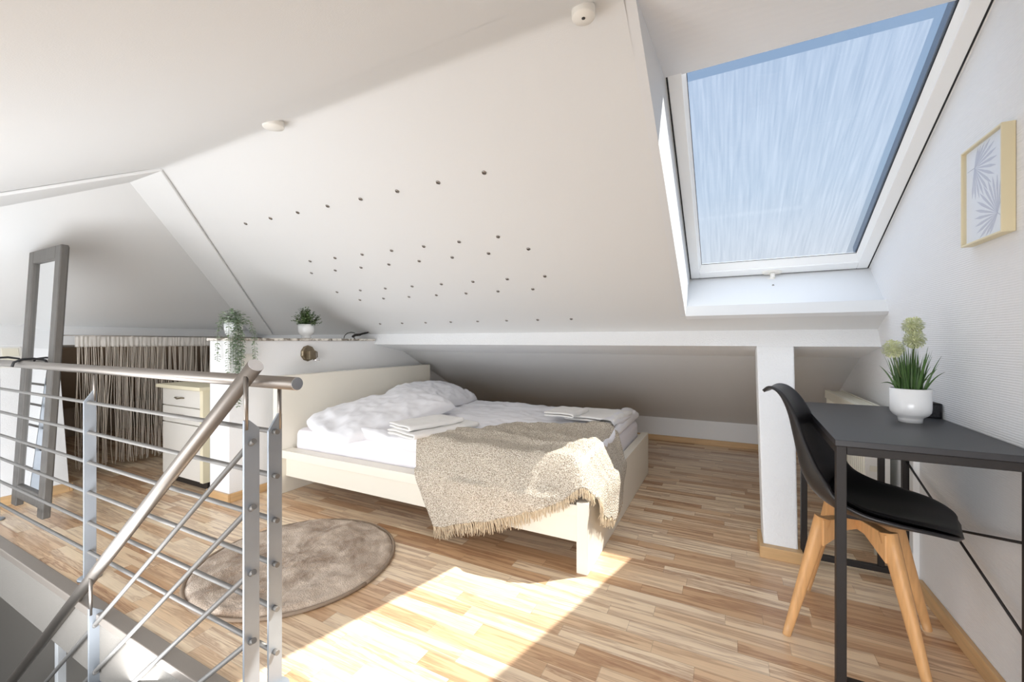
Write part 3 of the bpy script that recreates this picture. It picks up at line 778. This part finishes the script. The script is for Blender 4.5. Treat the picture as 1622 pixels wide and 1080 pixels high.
# ================================================================ STRING CURTAIN
cur = thing('string_curtain', (-4.48,1.9,0), 'beige string curtain with a ruffled header hanging over the closet doorway', 'curtain')
hd = MB()
def hdf(u, v):
    y = 1.335+u*1.36; a = y*210+6*fbm(y*9,1)
    return Vector((-4.480+.0035*math.sin(a+2*fbm(y*6,0))*(.4+.6*v)+.007*fbm(y*30,v*1.5), y, 1.084-.09*v))
hd.grid(420, 6, hdf); hd.build('header', 'header_cloth', cur, solid=.002)
stg = MB(); rr = random.Random(4)
nS = 200
for k in range(nS):
    y = 1.337+1.355*k/nS+rr.uniform(-.002,.002)
    # strings drawn together into a few loose bunches lower down
    tgt = y
    for c_, w_ in ((1.50,.07),(1.86,.05),(2.02,.05),(2.25,.06)):
        if abs(y-c_) < w_ : tgt = c_+(y-c_)*rr.uniform(.2,.9)
    gap = rr.random() < .12
    zb_ = rr.uniform(.02,.07)
    pts = []
    for q in range(8):
        t_ = q/7; z = .995-(.995-zb_)*t_
        yy = y+(tgt-y)*math.sin(min(1,t_*1.2)*PI/2)+.006*math.sin(t_*5+k)+rr.uniform(-.002,.002)
        pts.append((-4.480+rr.uniform(-.012,.012)*t_, yy, z))
    if gap: continue
    stg.tube(pts, .0022, 4, False)
tag(stg.build('strings', 'string', cur), kind='stuff')
rod = thing('curtain_rod', (-4.48,1.9,1.08), 'thin metal tension rod above the closet doorway carrying the string curtain', 'curtain rod')
MB().tube([(-4.478,1.258,1.083),(-4.478,2.80,1.076)], .0045, 10).build('pole', 'steel', rod)
MB().lathe([(.001,-.010),(.014,-.010),(.015,0),(.010,.008),(.001,.010)], (-4.478,1.252,1.083), 16, mt=Matrix.Rotation(PI/2,4,'X')).build('end_foot', 'chrome', rod)

# ================================================================ DRAWER CABINET
CX0, CX1, CY0, CY1 = -3.755, -3.212, 1.592, 1.98
cab = thing('drawer_cabinet', ((CX0+CX1)/2,(CY0+CY1)/2,0), 'small off-white cabinet with cream edges in front of the string curtain', 'cabinet')
MB().box(CX0,CX1,CY0+.02,CY1,.055,.695).build('body', 'cab_front', cab, bevel=.002)
MB().box(CX1-.035,CX1+.0015,CY0+.0015,CY0+.045,.055,.695).build('edge_band', 'cab_edge', cab)
MB().box(CX0-.03,CX1+.02,CY0-.03,CY1+.01,.697,.722).build('top', 'cab_edge', cab, bevel=.003)
MB().box(CX0+.02,CX1-.02,CY0+.04,CY1-.02,0,.056).build('plinth', 'dark_gap', cab)
for z0, z1, nm in ((.571,.690,'drawer'),(.449,.563,'drawer'),(.060,.441,'door')):
    f_ = MB().box(CX0+.004,CX1-.036,CY0,CY0+.019,z0,z1).build(nm, 'cab_front', cab, bevel=.002)
    if nm == 'drawer':
        zc = (z0+z1)/2; xc = (CX0+CX1)/2-.02
        MB().tube([(xc-.055,CY0,zc),(xc-.04,CY0-.016,zc+.002),(xc,CY0-.020,zc-.004),(xc+.04,CY0-.016,zc+.002),(xc+.055,CY0,zc)], [.004,.005,.006,.005,.004], 8).build('handle', 'bronze', f_)
    else:
        MB().tube([(CX1-.07,CY0,.36),(CX1-.07,CY0-.018,.355),(CX1-.07,CY0-.018,.275),(CX1-.07,CY0,.27)], .005, 8).build('handle', 'bronze', f_)

# ================================================================ THINGS ON THE PARTITION
# eucalyptus in a white pot
def leaf(mb, c, d, up, ln, wd, fold=.15):
    c = Vector(c); d = Vector(d).normalized(); s_ = d.cross(Vector(up))
    if s_.length < 1e-4: s_ = d.cross(Vector((1,.3,0)))
    s_.normalize(); nn = s_.cross(d)
    rows = ((0,0),(.25,.8),(.55,1),(.82,.62),(1,0))
    pts = []
    for t_, w_ in rows:
        b_ = c+d*ln*t_+nn*(-.12*ln*t_*t_)
        pts.append((b_-s_*wd*w_/2+nn*fold*wd*w_, b_, b_+s_*wd*w_/2+nn*fold*wd*w_))
    i = mb.add([p for r__ in pts for p in r__])
    for k in range(4):
        a = i+k*3
        mb.face((a,a+1,a+4,a+3), True); mb.face((a+1,a+2,a+5,a+4), True)
rr = random.Random(11)
euc = thing('trailing_eucalyptus', (-2.97,1.66,1.06), 'trailing eucalyptus plant in a white pot on the end of the marble ledge', 'potted plant')
MB().lathe([(.001,0),(.032,0),(.034,.012),(.048,.03),(.055,.07),(.055,.105),(.050,.105),(.048,.09),(.001,.088)], (-2.97,1.66,1.06), 28).build('pot', 'ceramic', euc)
trail = MB(); stm = MB(); pale = MB()
def trailing(pts, dens, lf):
    P_s = [Vector(p) for p in pts]
    # resample
    res = []
    for a in range(len(P_s)-1):
        L_ = (P_s[a+1]-P_s[a]).length; k = max(2, int(L_/dens))
        for q in range(k): res.append(P_s[a].lerp(P_s[a+1], q/k))
    res.append(P_s[-1])
    res = [p+Vector((.004*fbm(p.z*9,1),.004*fbm(p.z*9,4),0)) for p in res]
    stm.tube(res, .0012, 5)
    for k, p in enumerate(res):
        ang = (k % 2)*PI/2+rr.uniform(-.4,.4)
        for s_ in (0, PI):
            a = ang+s_; d = Vector((math.cos(a)*.9, math.sin(a)*.9, rr.uniform(-.55,.15)))
            leaf(trail if rr.random() > .12 else pale, p, d, (0,0,1), lf*rr.uniform(.8,1.15), lf*.55)
trailing([(-2.97,1.66,1.16),(-2.95,1.58,1.19),(-2.92,1.535,1.10),(-2.909,1.528,.912)], .014, .024)
trailing([(-2.97,1.66,1.16),(-2.87,1.58,1.18),(-2.80,1.535,1.08),(-2.797,1.53,.845)], .014, .025)
for (y_, zb_) in ((1.565,.90),(1.580,.84),(1.600,.80),(1.592,.62),(1.615,.87),(1.625,.93)):
    trailing([(-2.95,1.66,1.16),(-2.85,1.62,1.19),(-2.806,y_,1.08),(-2.808,y_+.004,zb_)], .011, .026)
trailing([(-2.96,1.68,1.16),(-2.86,1.70,1.18),(-2.812,1.705,1.08),(-2.81,1.709,.91)], .013, .026)
for k in range(260):
    a = rr.uniform(0,2*PI); e_ = rr.uniform(0,1)**.6; ph = rr.uniform(0,PI/2)
    c = Vector((-2.965+.085*e_*math.cos(a)*math.cos(ph), 1.655+.085*e_*math.sin(a)*math.cos(ph), 1.155+.095*e_*math.sin(ph)))
    leaf(trail if rr.random() > .2 else pale, c, (math.cos(a), math.sin(a), rr.uniform(-.4,.8)), (0,0,1), rr.uniform(.02,.034), rr.uniform(.014,.022))
trail.build('leaves', 'euc', euc); pale.build('pale_leaves', 'euc_pale', euc); stm.build('stems', 'stem', euc)

# little bush in a footed white pot
bp_ = (-2.955,2.20,1.06)
bu = thing('small_bushy_plant', bp_, 'small bushy dark green plant in a footed white pot on the marble ledge', 'potted plant')
MB().lathe([(.001,0),(.036,0),(.036,.010),(.032,.020),(.050,.034),(.058,.050),(.060,.075),(.060,.112),(.055,.112),(.053,.098),(.001,.096)], bp_, 32).build('pot', 'ceramic', bu)
l1 = MB(); l2 = MB(); st_ = MB()
for k in range(60):
    a = rr.uniform(0,2*PI); ph = rr.uniform(0,PI/2)**1.0; sp_ = math.cos(ph)
    rad = rr.uniform(.8,1.08)
    tip = Vector((bp_[0]+.112*rad*sp_*math.cos(a), bp_[1]+.112*rad*sp_*math.sin(a), 1.06+.118+.112*rad*math.sin(ph)))
    b0 = Vector((bp_[0]+.03*sp_*math.cos(a), bp_[1]+.03*sp_*math.sin(a), 1.06+.100))
    st_.tube([b0,b0.lerp(tip,.5)+Vector((0,0,.008)),tip], .0011, 4)
    for q in range(20):
        p = b0.lerp(tip, .25+.75*q/19)+Vector((rr.uniform(-.010,.010),rr.uniform(-.010,.010),rr.uniform(-.008,.012)))
        aa = rr.uniform(0,2*PI)
        leaf(l1 if rr.random() > .10 else l2, p, (math.cos(aa), math.sin(aa), rr.uniform(-.2,.8)), (0,0,1), rr.uniform(.013,.021), rr.uniform(.010,.015))
l1.build('leaves', 'bush', bu); l2.build('pale_leaves', 'bush_light', bu); st_.build('stems', 'stem', bu)

# cable bundle at the end of the ledge
cb = thing('power_cable', (-2.95,2.7,1.06), 'black power cable bundle with adapter lying at the end of the marble ledge', 'cable')
MB().tube([(-2.93,2.545,1.062),(-2.935,2.555,1.085),(-2.94,2.59,1.108),(-2.95,2.64,1.118),(-2.96,2.69,1.112)], .0035, 8).build('cord', 'cable', cb)
MB().tube([(-2.95,2.655,1.078),(-2.95,2.69,1.095),(-2.95,2.74,1.100),(-2.95,2.80,1.112),(-2.95,2.835,1.118)], [.010,.011,.008,.009,.006], 10).build('adapter', 'cable', cb)
for k in range(4):
    MB().tube([(-2.95,2.66,1.085),(-2.955+.006*k,2.72,1.104-.006*k),(-2.95,2.79,1.108),(-2.94,2.835,1.122+.002*k),(-2.95,2.862,1.112)], .0028, 6).build('cord', 'cable', cb)
MB().tube([(-2.95,2.66,1.08),(-2.945,2.672,1.066),(-2.945,2.675,1.061)], .004, 6).build('cord', 'cable', cb)

# wall reading lamp
LY, LZ = 2.132, .946
la = thing('wall_lamp', (-2.85,LY,LZ), 'small aged bronze wall lamp mounted above the headboard', 'wall lamp')
rotX = Matrix.Rotation(PI/2,4,'Y')
MB().lathe([(.001,0),(.060,0),(.062,.004),(.060,.012),(.052,.020),(.001,.022)], (-2.85,LY,LZ), 10, mt=rotX, smooth=False).build('wall_plate', 'bronze', la)
MB().box(-2.83,-2.785,LY-.028,LY+.030,LZ-.045,LZ+.020).build('lamp_body', 'bronze', la, bevel=.006)
MB().tube([(-2.81,LY+.034,LZ+.015),(-2.80,LY+.046,LZ+.010),(-2.80,LY+.048,LZ-.030),(-2.81,LY+.036,LZ-.038)], .004, 8).build('bracket', 'bronze', la)
MB().lathe([(.001,-.006),(.024,-.006),(.026,0),(.024,.006),(.001,.006)], (-2.785,LY+.030,LZ-.050), 18).build('lamp_disc', 'steel_end', la)
# wall switch on the partition
so = MB().box(-2.850,-2.841,1.640,1.722,.872,.954).build('light_switch', 'plastic_white', None, loc=(-2.85,1.68,.912), bevel=.003)
tag(so, 'white square light switch on the partition behind the handrail end', 'light switch')
MB().box(-2.841,-2.837,1.652,1.710,.884,.942).build('rocker', 'plastic_white', so, bevel=.001)
# switch and socket on the left wall
def onleft(y, z, d): return Vector((kx(z)+d, y, z))
def lbox(mb, y0,y1,z0,z1,d0,d1):
    i = mb.add([onleft(y0,z0,d0),onleft(y1,z0,d0),onleft(y1,z1,d0),onleft(y0,z1,d0),onleft(y0,z0,d1),onleft(y1,z0,d1),onleft(y1,z1,d1),onleft(y0,z1,d1)])
    for q in ((0,3,2,1),(4,5,6,7),(0,1,5,4),(1,2,6,5),(2,3,7,6),(3,0,4,7)): mb.face([i+k for k in q])
sw = thing('light_switch', (-4.49,1.0,.93), 'white double switch plate on the left wall above the railing', 'light switch')
mb = MB(); lbox(mb,.945,1.062,.855,.998,-.002,.010); mb.build('plate', 'plastic_white', sw, bevel=.002)
for z0,z1 in ((.934,.988),(.864,.918)):
    mb = MB(); lbox(mb,.968,1.048,z0,z1,.010,.015); mb.build('rocker', 'plastic_cream', sw, bevel=.002)

# ================================================================ DESK
dk = thing('desk', (.5,1.97,0), 'narrow black desk with metal tube legs against the right wall', 'desk')
MB().prism([(.286,1.527,.732),(.716,1.527,.732),(.716,2.411,.732),(.318,2.411,.732)], (0,0,.018)).build('desk_top', 'desk_top', dk, bevel=.0015)
def sq(x, y, z0, z1, w=.025): return MB().box(x-w/2,x+w/2,y-w/2,y+w/2,z0,z1)
LEG = {'fl':(.302,1.545),'rl':(.328,2.392),'fr':(.690,1.545),'rr':(.693,2.392)}
for k in ('fl','rl','fr','rr'):
    sq(*LEG[k],.006,.732).build('leg', 'black_metal', dk, bevel=.002)
    MB().lathe([(.001,0),(.012,0),(.012,.006),(.001,.006)], (LEG[k][0],LEG[k][1],0), 12).build('foot', 'cable', dk)
def xb(a, b_, z0, z1, w=.025): # straight bar between two legs
    (xa,ya),(xc,yc) = LEG[a],LEG[b_]; d = Vector((xc-xa,yc-ya,0)); L_ = d.length; d.normalize(); s_ = Vector((-d.y,d.x,0))*w/2
    p = Vector((xa,ya,0))+d*w/2; q = Vector((xc,yc,0))-d*w/2
    return MB().prism([p-s_+Vector((0,0,z0)),q-s_+Vector((0,0,z0)),q+s_+Vector((0,0,z0)),p+s_+Vector((0,0,z0))], (0,0,z1-z0))
for a, b_ in (('fl','fr'),('rl','rr'),('fl','rl'),('fr','rr')): xb(a,b_,.707,.7315).build('top_rail', 'black_metal', dk, bevel=.002)
for a, b_ in (('fl','fr'),('rl','rr')): xb(a,b_,.020,.045).build('bottom_rail', 'black_metal', dk, bevel=.002)
MB().box(.600,.622,2.381,2.403,.045,.708).build('support_post', 'black_metal', dk, bevel=.002)
MB().tube([(.694,2.385,.520),(.690,1.555,.265)], .004, 8).build('brace_rod', 'black_metal', dk)
MB().tube([(.696,2.385,.265),(.692,1.555,.520)], .004, 8).build('brace_rod', 'black_metal', dk)

# pot with ornamental grass and two allium heads
gc = Vector((.588,1.985,.75))
gp = thing('potted_allium', tuple(gc), 'white footed pot with grassy leaves and round pale green flower heads on the desk', 'potted plant')
MB().lathe([(.001,0),(.033,0),(.034,.012),(.036,.018),(.048,.026),(.0555,.038),(.057,.052),(.057,.120),(.054,.121),(.052,.105),(.001,.103)], gc, 48).build('pot', 'ceramic', gp)
MB().lathe([(.001,.102),(.051,.102),(.051,.108),(.001,.112)], gc, 24).build('soil', 'soil', gp)
gr = MB(); rr = random.Random(21)
camR = Vector((.89,.456,0)); camF = Vector((-.456,.89,0))
def blade(b0, tip, w_, bend):
    b0 = Vector(b0); tip = Vector(tip); s_ = (tip-b0).cross(Vector((rr.uniform(-1,1),rr.uniform(-1,1),.2))).normalized()
    k = 6; row = []
    for q in range(k+1):
        t_ = q/k; p = b0.lerp(tip,t_)+Vector((0,0,bend*math.sin(PI*t_)))
        ww = w_*(1-t_**2.2)*.5+.0002; row += [p-s_*ww, p+s_*ww]
    i = gr.add(row)
    for q in range(k): gr.face((i+q*2,i+q*2+1,i+q*2+3,i+q*2+2), True)
for k in range(120):
    a = rr.uniform(0,2*PI); sp_ = rr.uniform(0,1)**.7
    r0 = .040*sp_; b0 = gc+Vector((r0*math.cos(a), r0*math.sin(a), .112))
    h_ = rr.uniform(.09,.185)*(1.15-.40*sp_); out_ = r0+rr.uniform(.0,.06)*sp_
    blade(b0, gc+Vector((out_*math.cos(a), out_*math.sin(a), .112+h_)), rr.uniform(.004,.006), .012*sp_)
for (dx_, dz_) in ((-.100,.165),(-.085,.145),(.085,.170),(.075,.135),(-.045,.205),(.030,.190),(-.110,.120)):
    blade(gc+camR*dx_*.35+Vector((0,0,.112)), gc+camR*dx_+camF*rr.uniform(-.02,.02)+Vector((0,0,dz_+.02)), .0055, .014)
gr.build('leaves', 'grass', gp)
def allium(c, r):
    c = Vector(c); ml = MB(); ml.ball(c, r*.30, 10, 6)
    for k in range(190):
        z = 1-2*(k+.5)/190; a = k*2.39996; s_ = math.sqrt(1-z*z); d = Vector((s_*math.cos(a), s_*math.sin(a), z))
        rk = r*rr.uniform(.8,1.05)
        ml.tube([c+d*r*.2, c+d*rk*.85], .0006, 3, False)
        for q in range(3):
            e_ = (d+Vector((rr.uniform(-.5,.5),rr.uniform(-.5,.5),rr.uniform(-.5,.5)))).normalized()
            leaf(ml, c+d*rk*.80, e_, (0,0,1), .008, .0042)
    return ml
hA = gc+camR*.010+Vector((0,0,.345)); hB = gc+camR*.014+Vector((0,0,.295)); hC = gc-camR*.070-camF*.01+Vector((0,0,.262))
for hcen, r in ((hA,.033),(hB,.034),(hC,.034)):
    al = allium(hcen, r).build('flower_head', 'allium', gp)
    if hcen is not hA:
        MB().tube([gc+(hcen-gc)*.15+Vector((0,0,.09)), gc.lerp(hcen,.6)+Vector((0,0,.01)), hcen-Vector((0,0,r*.2))], .0026, 7).build('flower_stem', 'stem', gp)

# wire mesh holder
hc = thing('mesh_organizer', (.68,2.26,.75), 'low black wire mesh holder at the back of the desk behind the white pot', 'organizer')
x0,x1,y0,y1,z0,z1 = .645,.714,2.115,2.40,.751,.803
fm = MB()
for z in (z0+.003,z1): fm.tube([(x0,y0,z),(x1,y0,z),(x1,y1,z),(x0,y1,z),(x0,y0,z)], .0028, 6)
for p in ((x0,y0),(x1,y0),(x1,y1),(x0,y1)): fm.tube([(*p,z0),(*p,z1)], .0028, 6)
fm.tube([(x0,(y0+y1)/2,z1),(x1,(y0+y1)/2,z1)], .0024, 6)
fm.build('rim', 'mesh_black', hc)
ms = MB(); st_p = .0045
k = 0
while y0+k*st_p < y1:
    y = y0+k*st_p; ms.box(x0-.0004,x0+.0004,y-.0006,y+.0006,z0,z1); ms.box(x1-.0004,x1+.0004,y-.0006,y+.0006,z0,z1); k += 1
k = 0
while x0+k*st_p < x1:
    x = x0+k*st_p
    for y in (y0,y1,(y0+y1)/2): ms.box(x-.0006,x+.0006,y-.0004,y+.0004,z0,z1)
    k += 1
k = 0
while z0+k*st_p < z1:
    z = z0+k*st_p
    for x in (x0,x1): ms.box(x-.0004,x+.0004,y0,y1,z-.0006,z+.0006)
    for y in (y0,y1,(y0+y1)/2): ms.box(x0,x1,y-.0004,y+.0004,z-.0006,z+.0006)
    k += 1
ms.box(x0,x1,y0,y1,z0-.0005,z0+.0008)
ms.build('mesh', 'mesh_black', hc)

# ================================================================ CHAIR
CC = Vector((.4185,1.89,0)); FA = R(-17)
cf = Vector((math.cos(FA), math.sin(FA), 0)); cn = Vector((-math.sin(FA), math.cos(FA), 0))
ch = thing('shell_chair', tuple(CC), 'black moulded shell chair with beech legs tucked under the desk', 'chair')
def cl_(a, b_, z): return CC+cf*a+cn*b_+Vector((0,0,z))
PR = [(-.285,.842,.055),(-.262,.856,.075),(-.238,.846,.095),(-.218,.815,.112),(-.200,.765,.130),(-.186,.70,.150),(-.172,.63,.175),(-.155,.56,.205),(-.120,.50,.228),(-.06,.462,.238),(.02,.446,.240),(.10,.446,.232),(.175,.450,.205),(.228,.446,.150),(.252,.436,.070)]
RAISE = [.0,.004,.012,.022,.032,.045,.062,.082,.088,.070,.052,.040,.026,.012,.0]
def catmull(arr, t):
    k = len(arr)-1; x = t*k; i = min(int(x), k-1); f_ = x-i
    g = lambda j: arr[max(0, min(k, j))]
    p0,p1,p2,p3 = g(i-1),g(i),g(i+1),g(i+2)
    cm = lambda a,b_,c,d: .5*((2*b_)+(-a+c)*f_+(2*a-5*b_+4*c-d)*f_*f_+(-a+3*b_-3*c+d)*f_**3)
    if isinstance(p1, (int,float)): return cm(p0,p1,p2,p3)
    return tuple(cm(*q) for q in zip(p0,p1,p2,p3))
def shell(off_=0, ws=1.0, t0=0, t1=1):
    def fn(u, v):
        t = t0+(t1-t0)*u; a,z,hw = catmull(PR,t); a2,z2,_ = catmull(PR,min(1,t+.01)); a1,z1,_ = catmull(PR,max(0,t-.01))
        tg = Vector((a2-a1,z2-z1)).normalized(); nr = Vector((-tg.y, tg.x))   # inner normal (up/forward)
        if nr.y < 0 and abs(tg.x) > .5 and t > .5: nr = -nr
        s_ = v*2-1; rs = max(0, catmull(RAISE,t)); up = rs*abs(s_)**2.6+off_
        b_ = hw*ws*s_*(1-.05*abs(s_)**4)
        return cl_(a+nr.x*up, b_, z+nr.y*up)
    return fn
sh_ = MB().grid(70, 41, shell()).build('seat_shell', 'chair_shell', ch, solid=.011, offset=0)
def cushf(top):
    def fn(u, v):
        e_ = max(0, 1-abs(u*2-1)**6)*max(0, 1-abs(v*2-1)**6)
        base = shell(.007+(.020*e_**.5 if top else 0), .86, .60, .965)(u, v); return base
    return fn
MB().grid(40,36,cushf(True)).grid(40,36,cushf(False),flip=True).build('seat_cushion', 'cushion', ch)
# beech legs with diagonal arms
for sa in (-1,1):
    for sb in (-1,1):
        top = cl_(sa*.085, sb*.125, .425); ft = cl_(sa*.18, sb*.19, .0)
        lg = MB()
        rings = []; k = 10
        ax = (ft-top).normalized()
        for q in range(k+1):
            t_ = q/k; p = top.lerp(ft,t_); w_ = .044*(1-t_)+.027*t_; rsq = t_*1.0
            e1 = (cf*sa*math.cos(.6)+cn*sb*math.sin(.6)).normalized(); e1 = (e1-ax*e1.dot(ax)).normalized(); e2 = ax.cross(e1)
            ring = []
            for c_ in range(16):
                a = 2*PI*c_/16; sx_, sy_ = math.cos(a), math.sin(a)
                n_ = 2+(1-t_)*3.0
                rr_ = 1/((abs(sx_)**n_+abs(sy_)**n_)**(1/n_))
                ring.append(p+e1*sx_*rr_*w_/2+e2*sy_*rr_*w_/2*.82)
            rings.append(lg.add(ring))
        for q in range(k):
            for c_ in range(16):
                d_ = (c_+1) % 16; lg.face((rings[q]+c_,rings[q]+d_,rings[q+1]+d_,rings[q+1]+c_), True)
        lg.face([rings[0]+c_ for c_ in range(16)]); lg.face([rings[-1]+c_ for c_ in reversed(range(16))])
        lo = lg.build('leg', 'oak', ch)
        dv_ = (cf*sa*.10+cn*sb*.145); dl = dv_.length; dvn = dv_.normalized(); sd_ = Vector((-dvn.y,dvn.x,0))*.018
        p0 = CC+dvn*.012; p1 = CC+dvn*(dl-.01)
        MB().prism([p0-sd_+Vector((0,0,.418)),p1-sd_+Vector((0,0,.422)),p1-sd_+Vector((0,0,.330)),p0+dvn*.05-sd_+Vector((0,0,.378)),p0-sd_+Vector((0,0,.378))], sd_*2).build('brace', 'oak', lo, bevel=.003)
MB().box(CC.x-.05,CC.x+.05,CC.y-.05,CC.y+.05,.418,.437).build('mounting_block', 'black_metal', ch)

# ================================================================ RADIATOR
ra = thing('radiator', (.64,3.0,0), 'cream white panel radiator in the low niche behind the desk', 'radiator')
rx0, rx1, ry0, ry1, rz0, rz1 = .592,.688,2.56,3.44,.12,.715
fr_ = MB(); nG = 24
for k in range(nG):
    ya = ry0+.02+(ry1-ry0-.04)*k/nG; st = (ry1-ry0-.04)/nG
    fr_.prism([(rx0+.012,ya,rz0),(rx0,ya+st*.2,rz0),(rx0,ya+st*.62,rz0),(rx0+.012,ya+st*.82,rz0),(rx0+.012,ya+st,rz0),(rx0+.02,ya+st,rz0),(rx0+.02,ya,rz0)], (0,0,rz1-rz0-.05))
fr_.build('front_panel', 'radiator', ra)
MB().box(rx0+.004,rx1,ry0,ry0+.012,rz0,rz1-.012).build('side_panel', 'plastic_white', ra, bevel=.002)
MB().box(rx0+.004,rx1,ry1-.012,ry1,rz0,rz1-.012).build('side_panel', 'plastic_white', ra, bevel=.002)
tp = MB().box(rx0-.004,rx0+.022,ry0,ry1,rz1-.052,rz1).box(rx1-.012,rx1+.002,ry0,ry1,rz1-.012,rz1)
for k in range(40):
    ya = ry0+.01+(ry1-ry0-.02)*k/40; tp.box(rx0+.02,rx1-.01,ya,ya+.014,rz1-.010,rz1-.004)
tp.build('top_grille', 'radiator', ra, bevel=.001)
MB().box(rx0+.03,rx1-.01,ry0+.03,ry1-.03,rz0+.02,rz1-.05).build('rear_panel', 'radiator', ra)
MB().box(.612,.660,ry0-.003,ry0+.001,.418,.444).build('label_plate', 'plastic_cream', ra, bevel=.001)
MB().tube([(.650,2.62,.12),(.650,2.62,.0)], .008, 10).build('pipe', 'radiator', ra)
for ya in (ry0+.15, ry1-.19): MB().box(rx1-.002,RX-.002,ya,ya+.04,.3,.6).build('wall_bracket', 'radiator', ra)

# ================================================================ PICTURE
pc = thing('framed_picture', (.70,1.785,1.5), 'small picture of pale palm leaves in a slim brass frame on the right wall', 'picture')
px0, px1, py0, py1, pz0, pz1 = .690,.719,1.675,1.905,1.347,1.656; ft_ = .006
mb = MB().box(px0,px1,py0,py0+ft_,pz0,pz1).box(px0,px1,py1-ft_,py1,pz0,pz1).box(px0,px1,py0+ft_,py1-ft_,pz0,pz0+ft_).box(px0,px1,py0+ft_,py1-ft_,pz1-ft_,pz1)
mb.build('picture_frame', 'brass', pc, bevel=.001)
pp = MB().box(.702,.706,py0+ft_,py1-ft_,pz0+ft_,pz1-ft_).build('print', 'paper', pc)
pm = MB()
def palm(cy_, cz_, r, a0, a1, k, stem):
    for q in range(k):
        a = R(a0+(a1-a0)*q/(k-1)); d = Vector((0,math.cos(a),math.sin(a))); s_ = Vector((0,-d.z,d.y)); c = Vector((.7014,cy_,cz_)); L_ = r*(.75+.25*math.sin(PI*q/(k-1)))
        lim = [(( py1-.012-cy_) if d.y > 0 else (py0+.012-cy_))/d.y if abs(d.y) > 1e-3 else 9, ((pz1-.012-cz_) if d.z > 0 else (pz0+.012-cz_))/d.z if abs(d.z) > 1e-3 else 9]
        L_ = min(L_, *lim)
        pts = [c, c+d*L_*.35+s_*.0026, c+d*L_*.75+s_*.0046, c+d*L_, c+d*L_*.75-s_*.0046, c+d*L_*.35-s_*.0026]
        pm.prism(pts, (.0006,0,0))
    s0 = Vector((.7014,cy_,cz_)); e_ = s0+Vector((0,stem[0],stem[1])); pm.tube([s0,e_], .0009, 4)
palm(1.850,1.588,.125,112,278,15,(.042,.0))
palm(1.722,1.412,.130,-52,112,15,(-.034,-.022))
pm.build('palm_drawing', 'palm_ink', pp)
MB().box(.6945,.6955,py0+ft_,py1-ft_,pz0+ft_,pz1-ft_).build('glazing', 'pglass', pc)

# ================================================================ CEILING FITTINGS
def smoke(c, r, h_, label, vent, nrm):
    t_ = thing('smoke_detector', c, label, 'smoke detector')
    rot = Vector(nrm).to_track_quat('Z','Y').to_matrix().to_4x4()
    MB().lathe([(.001,.0),(r*.93,.0),(r*.95,h_*.28),(.001,h_*.28)], c, 36, mt=rot).build('base', 'vent_dark' if vent else 'plastic_white', t_)
    MB().lathe([(.001,h_*.27),(r,h_*.27),(r*1.0,h_*.40),(r*.98,h_*.93),(r*.94,h_),(.001,h_*1.02)], c, 40, mt=rot).build('cover', 'plastic_white', t_)
    if vent:
        fins = MB()
        for k in range(44):
            a = 2*PI*k/44; q = Matrix.Rotation(a,4,'Z'); fins.box(r*.93,r*.985,-.0022,.0022,0,h_*.29, Matrix.Translation(Vector(c)) @ rot @ q)
        fins.build('vent_fins', 'plastic_white', t_)
    else:
        MB().lathe([(.001,h_*1.0),(.005,h_*1.0),(.005,h_*1.05),(.001,h_*1.05)], c, 14, mt=rot).build('test_button', 'vent_dark', t_)
smoke((-1.665,1.085,1.955), .041, .034, 'round white smoke detector with vent slots, left of the other on the ridge', True, (0,.10,-1))
smoke((-.345,1.10,1.952), .032, .034, 'tall smooth white round detector at the top centre of the ceiling ridge', False, (0,0,-1))

# recessed spots of the star ceiling: a regular grid
ROWS = [(1.540,[-2.627+.2435*k for k in range(8)],'top row'),
        (1.902,[-2.515+.2432*k for k in range(7)],'second row'),
        (2.012,[-2.645+.2446*k for k in range(8)],'third row'),
        (2.240,[-2.653+.2456*k for k in range(8)],'fourth row'),
        (2.352,[-2.532+.2453*k for k in range(7)],'fifth row'),
        (2.697,[-2.662+.2473*k for k in range(8)],'bottom row')]
ORD = ['first','second','third','fourth','fifth','sixth','seventh','eighth']
rotS = Vector((0,-.443,-.8965)).to_track_quat('Z','Y').to_matrix().to_4x4()
spot0 = thing('ceiling_spotlight', (0,0,0), group='tiny recessed spotlights in the sloped ceiling')
spot0['category'] = 'spotlight'
ringm = MB()
prof = [(.0062,.0),(.0105,.0),(.0112,.001),(.0098,.004),(.0066,.005),(.0062,.0035)]
ringm.lathe(prof, (0,0,0), 16, mt=rotS)
ringm.f = [f for f in ringm.f if len(f) == 4]; ringm.sm = ringm.sm[:len(ringm.f)]
ringm.build('ring', 'chrome', spot0)
MB().lathe([(.0005,.0),(.0066,.0),(.0066,.002),(.003,.0038),(.0005,.004)], (0,0,0), 14, mt=rotS).build('lens', 'led', spot0)
first = True
for y, xs, rn in ROWS:
    for k, x in enumerate(xs):
        if first: o = spot0; first = False
        else:
            o = spot0.copy(); scn.collection.objects.link(o)
            for c_ in list(spot0.children):
                d_ = c_.copy(); scn.collection.objects.link(d_); d_.parent = o
        o.location = (x, y, s1(y)-.0004)
        o['label'] = 'tiny recessed ceiling spotlight, %s from the left in the %s of spots' % (ORD[k], rn)

for o in bpy.data.objects:
    if '_o' in o: del o['_o']
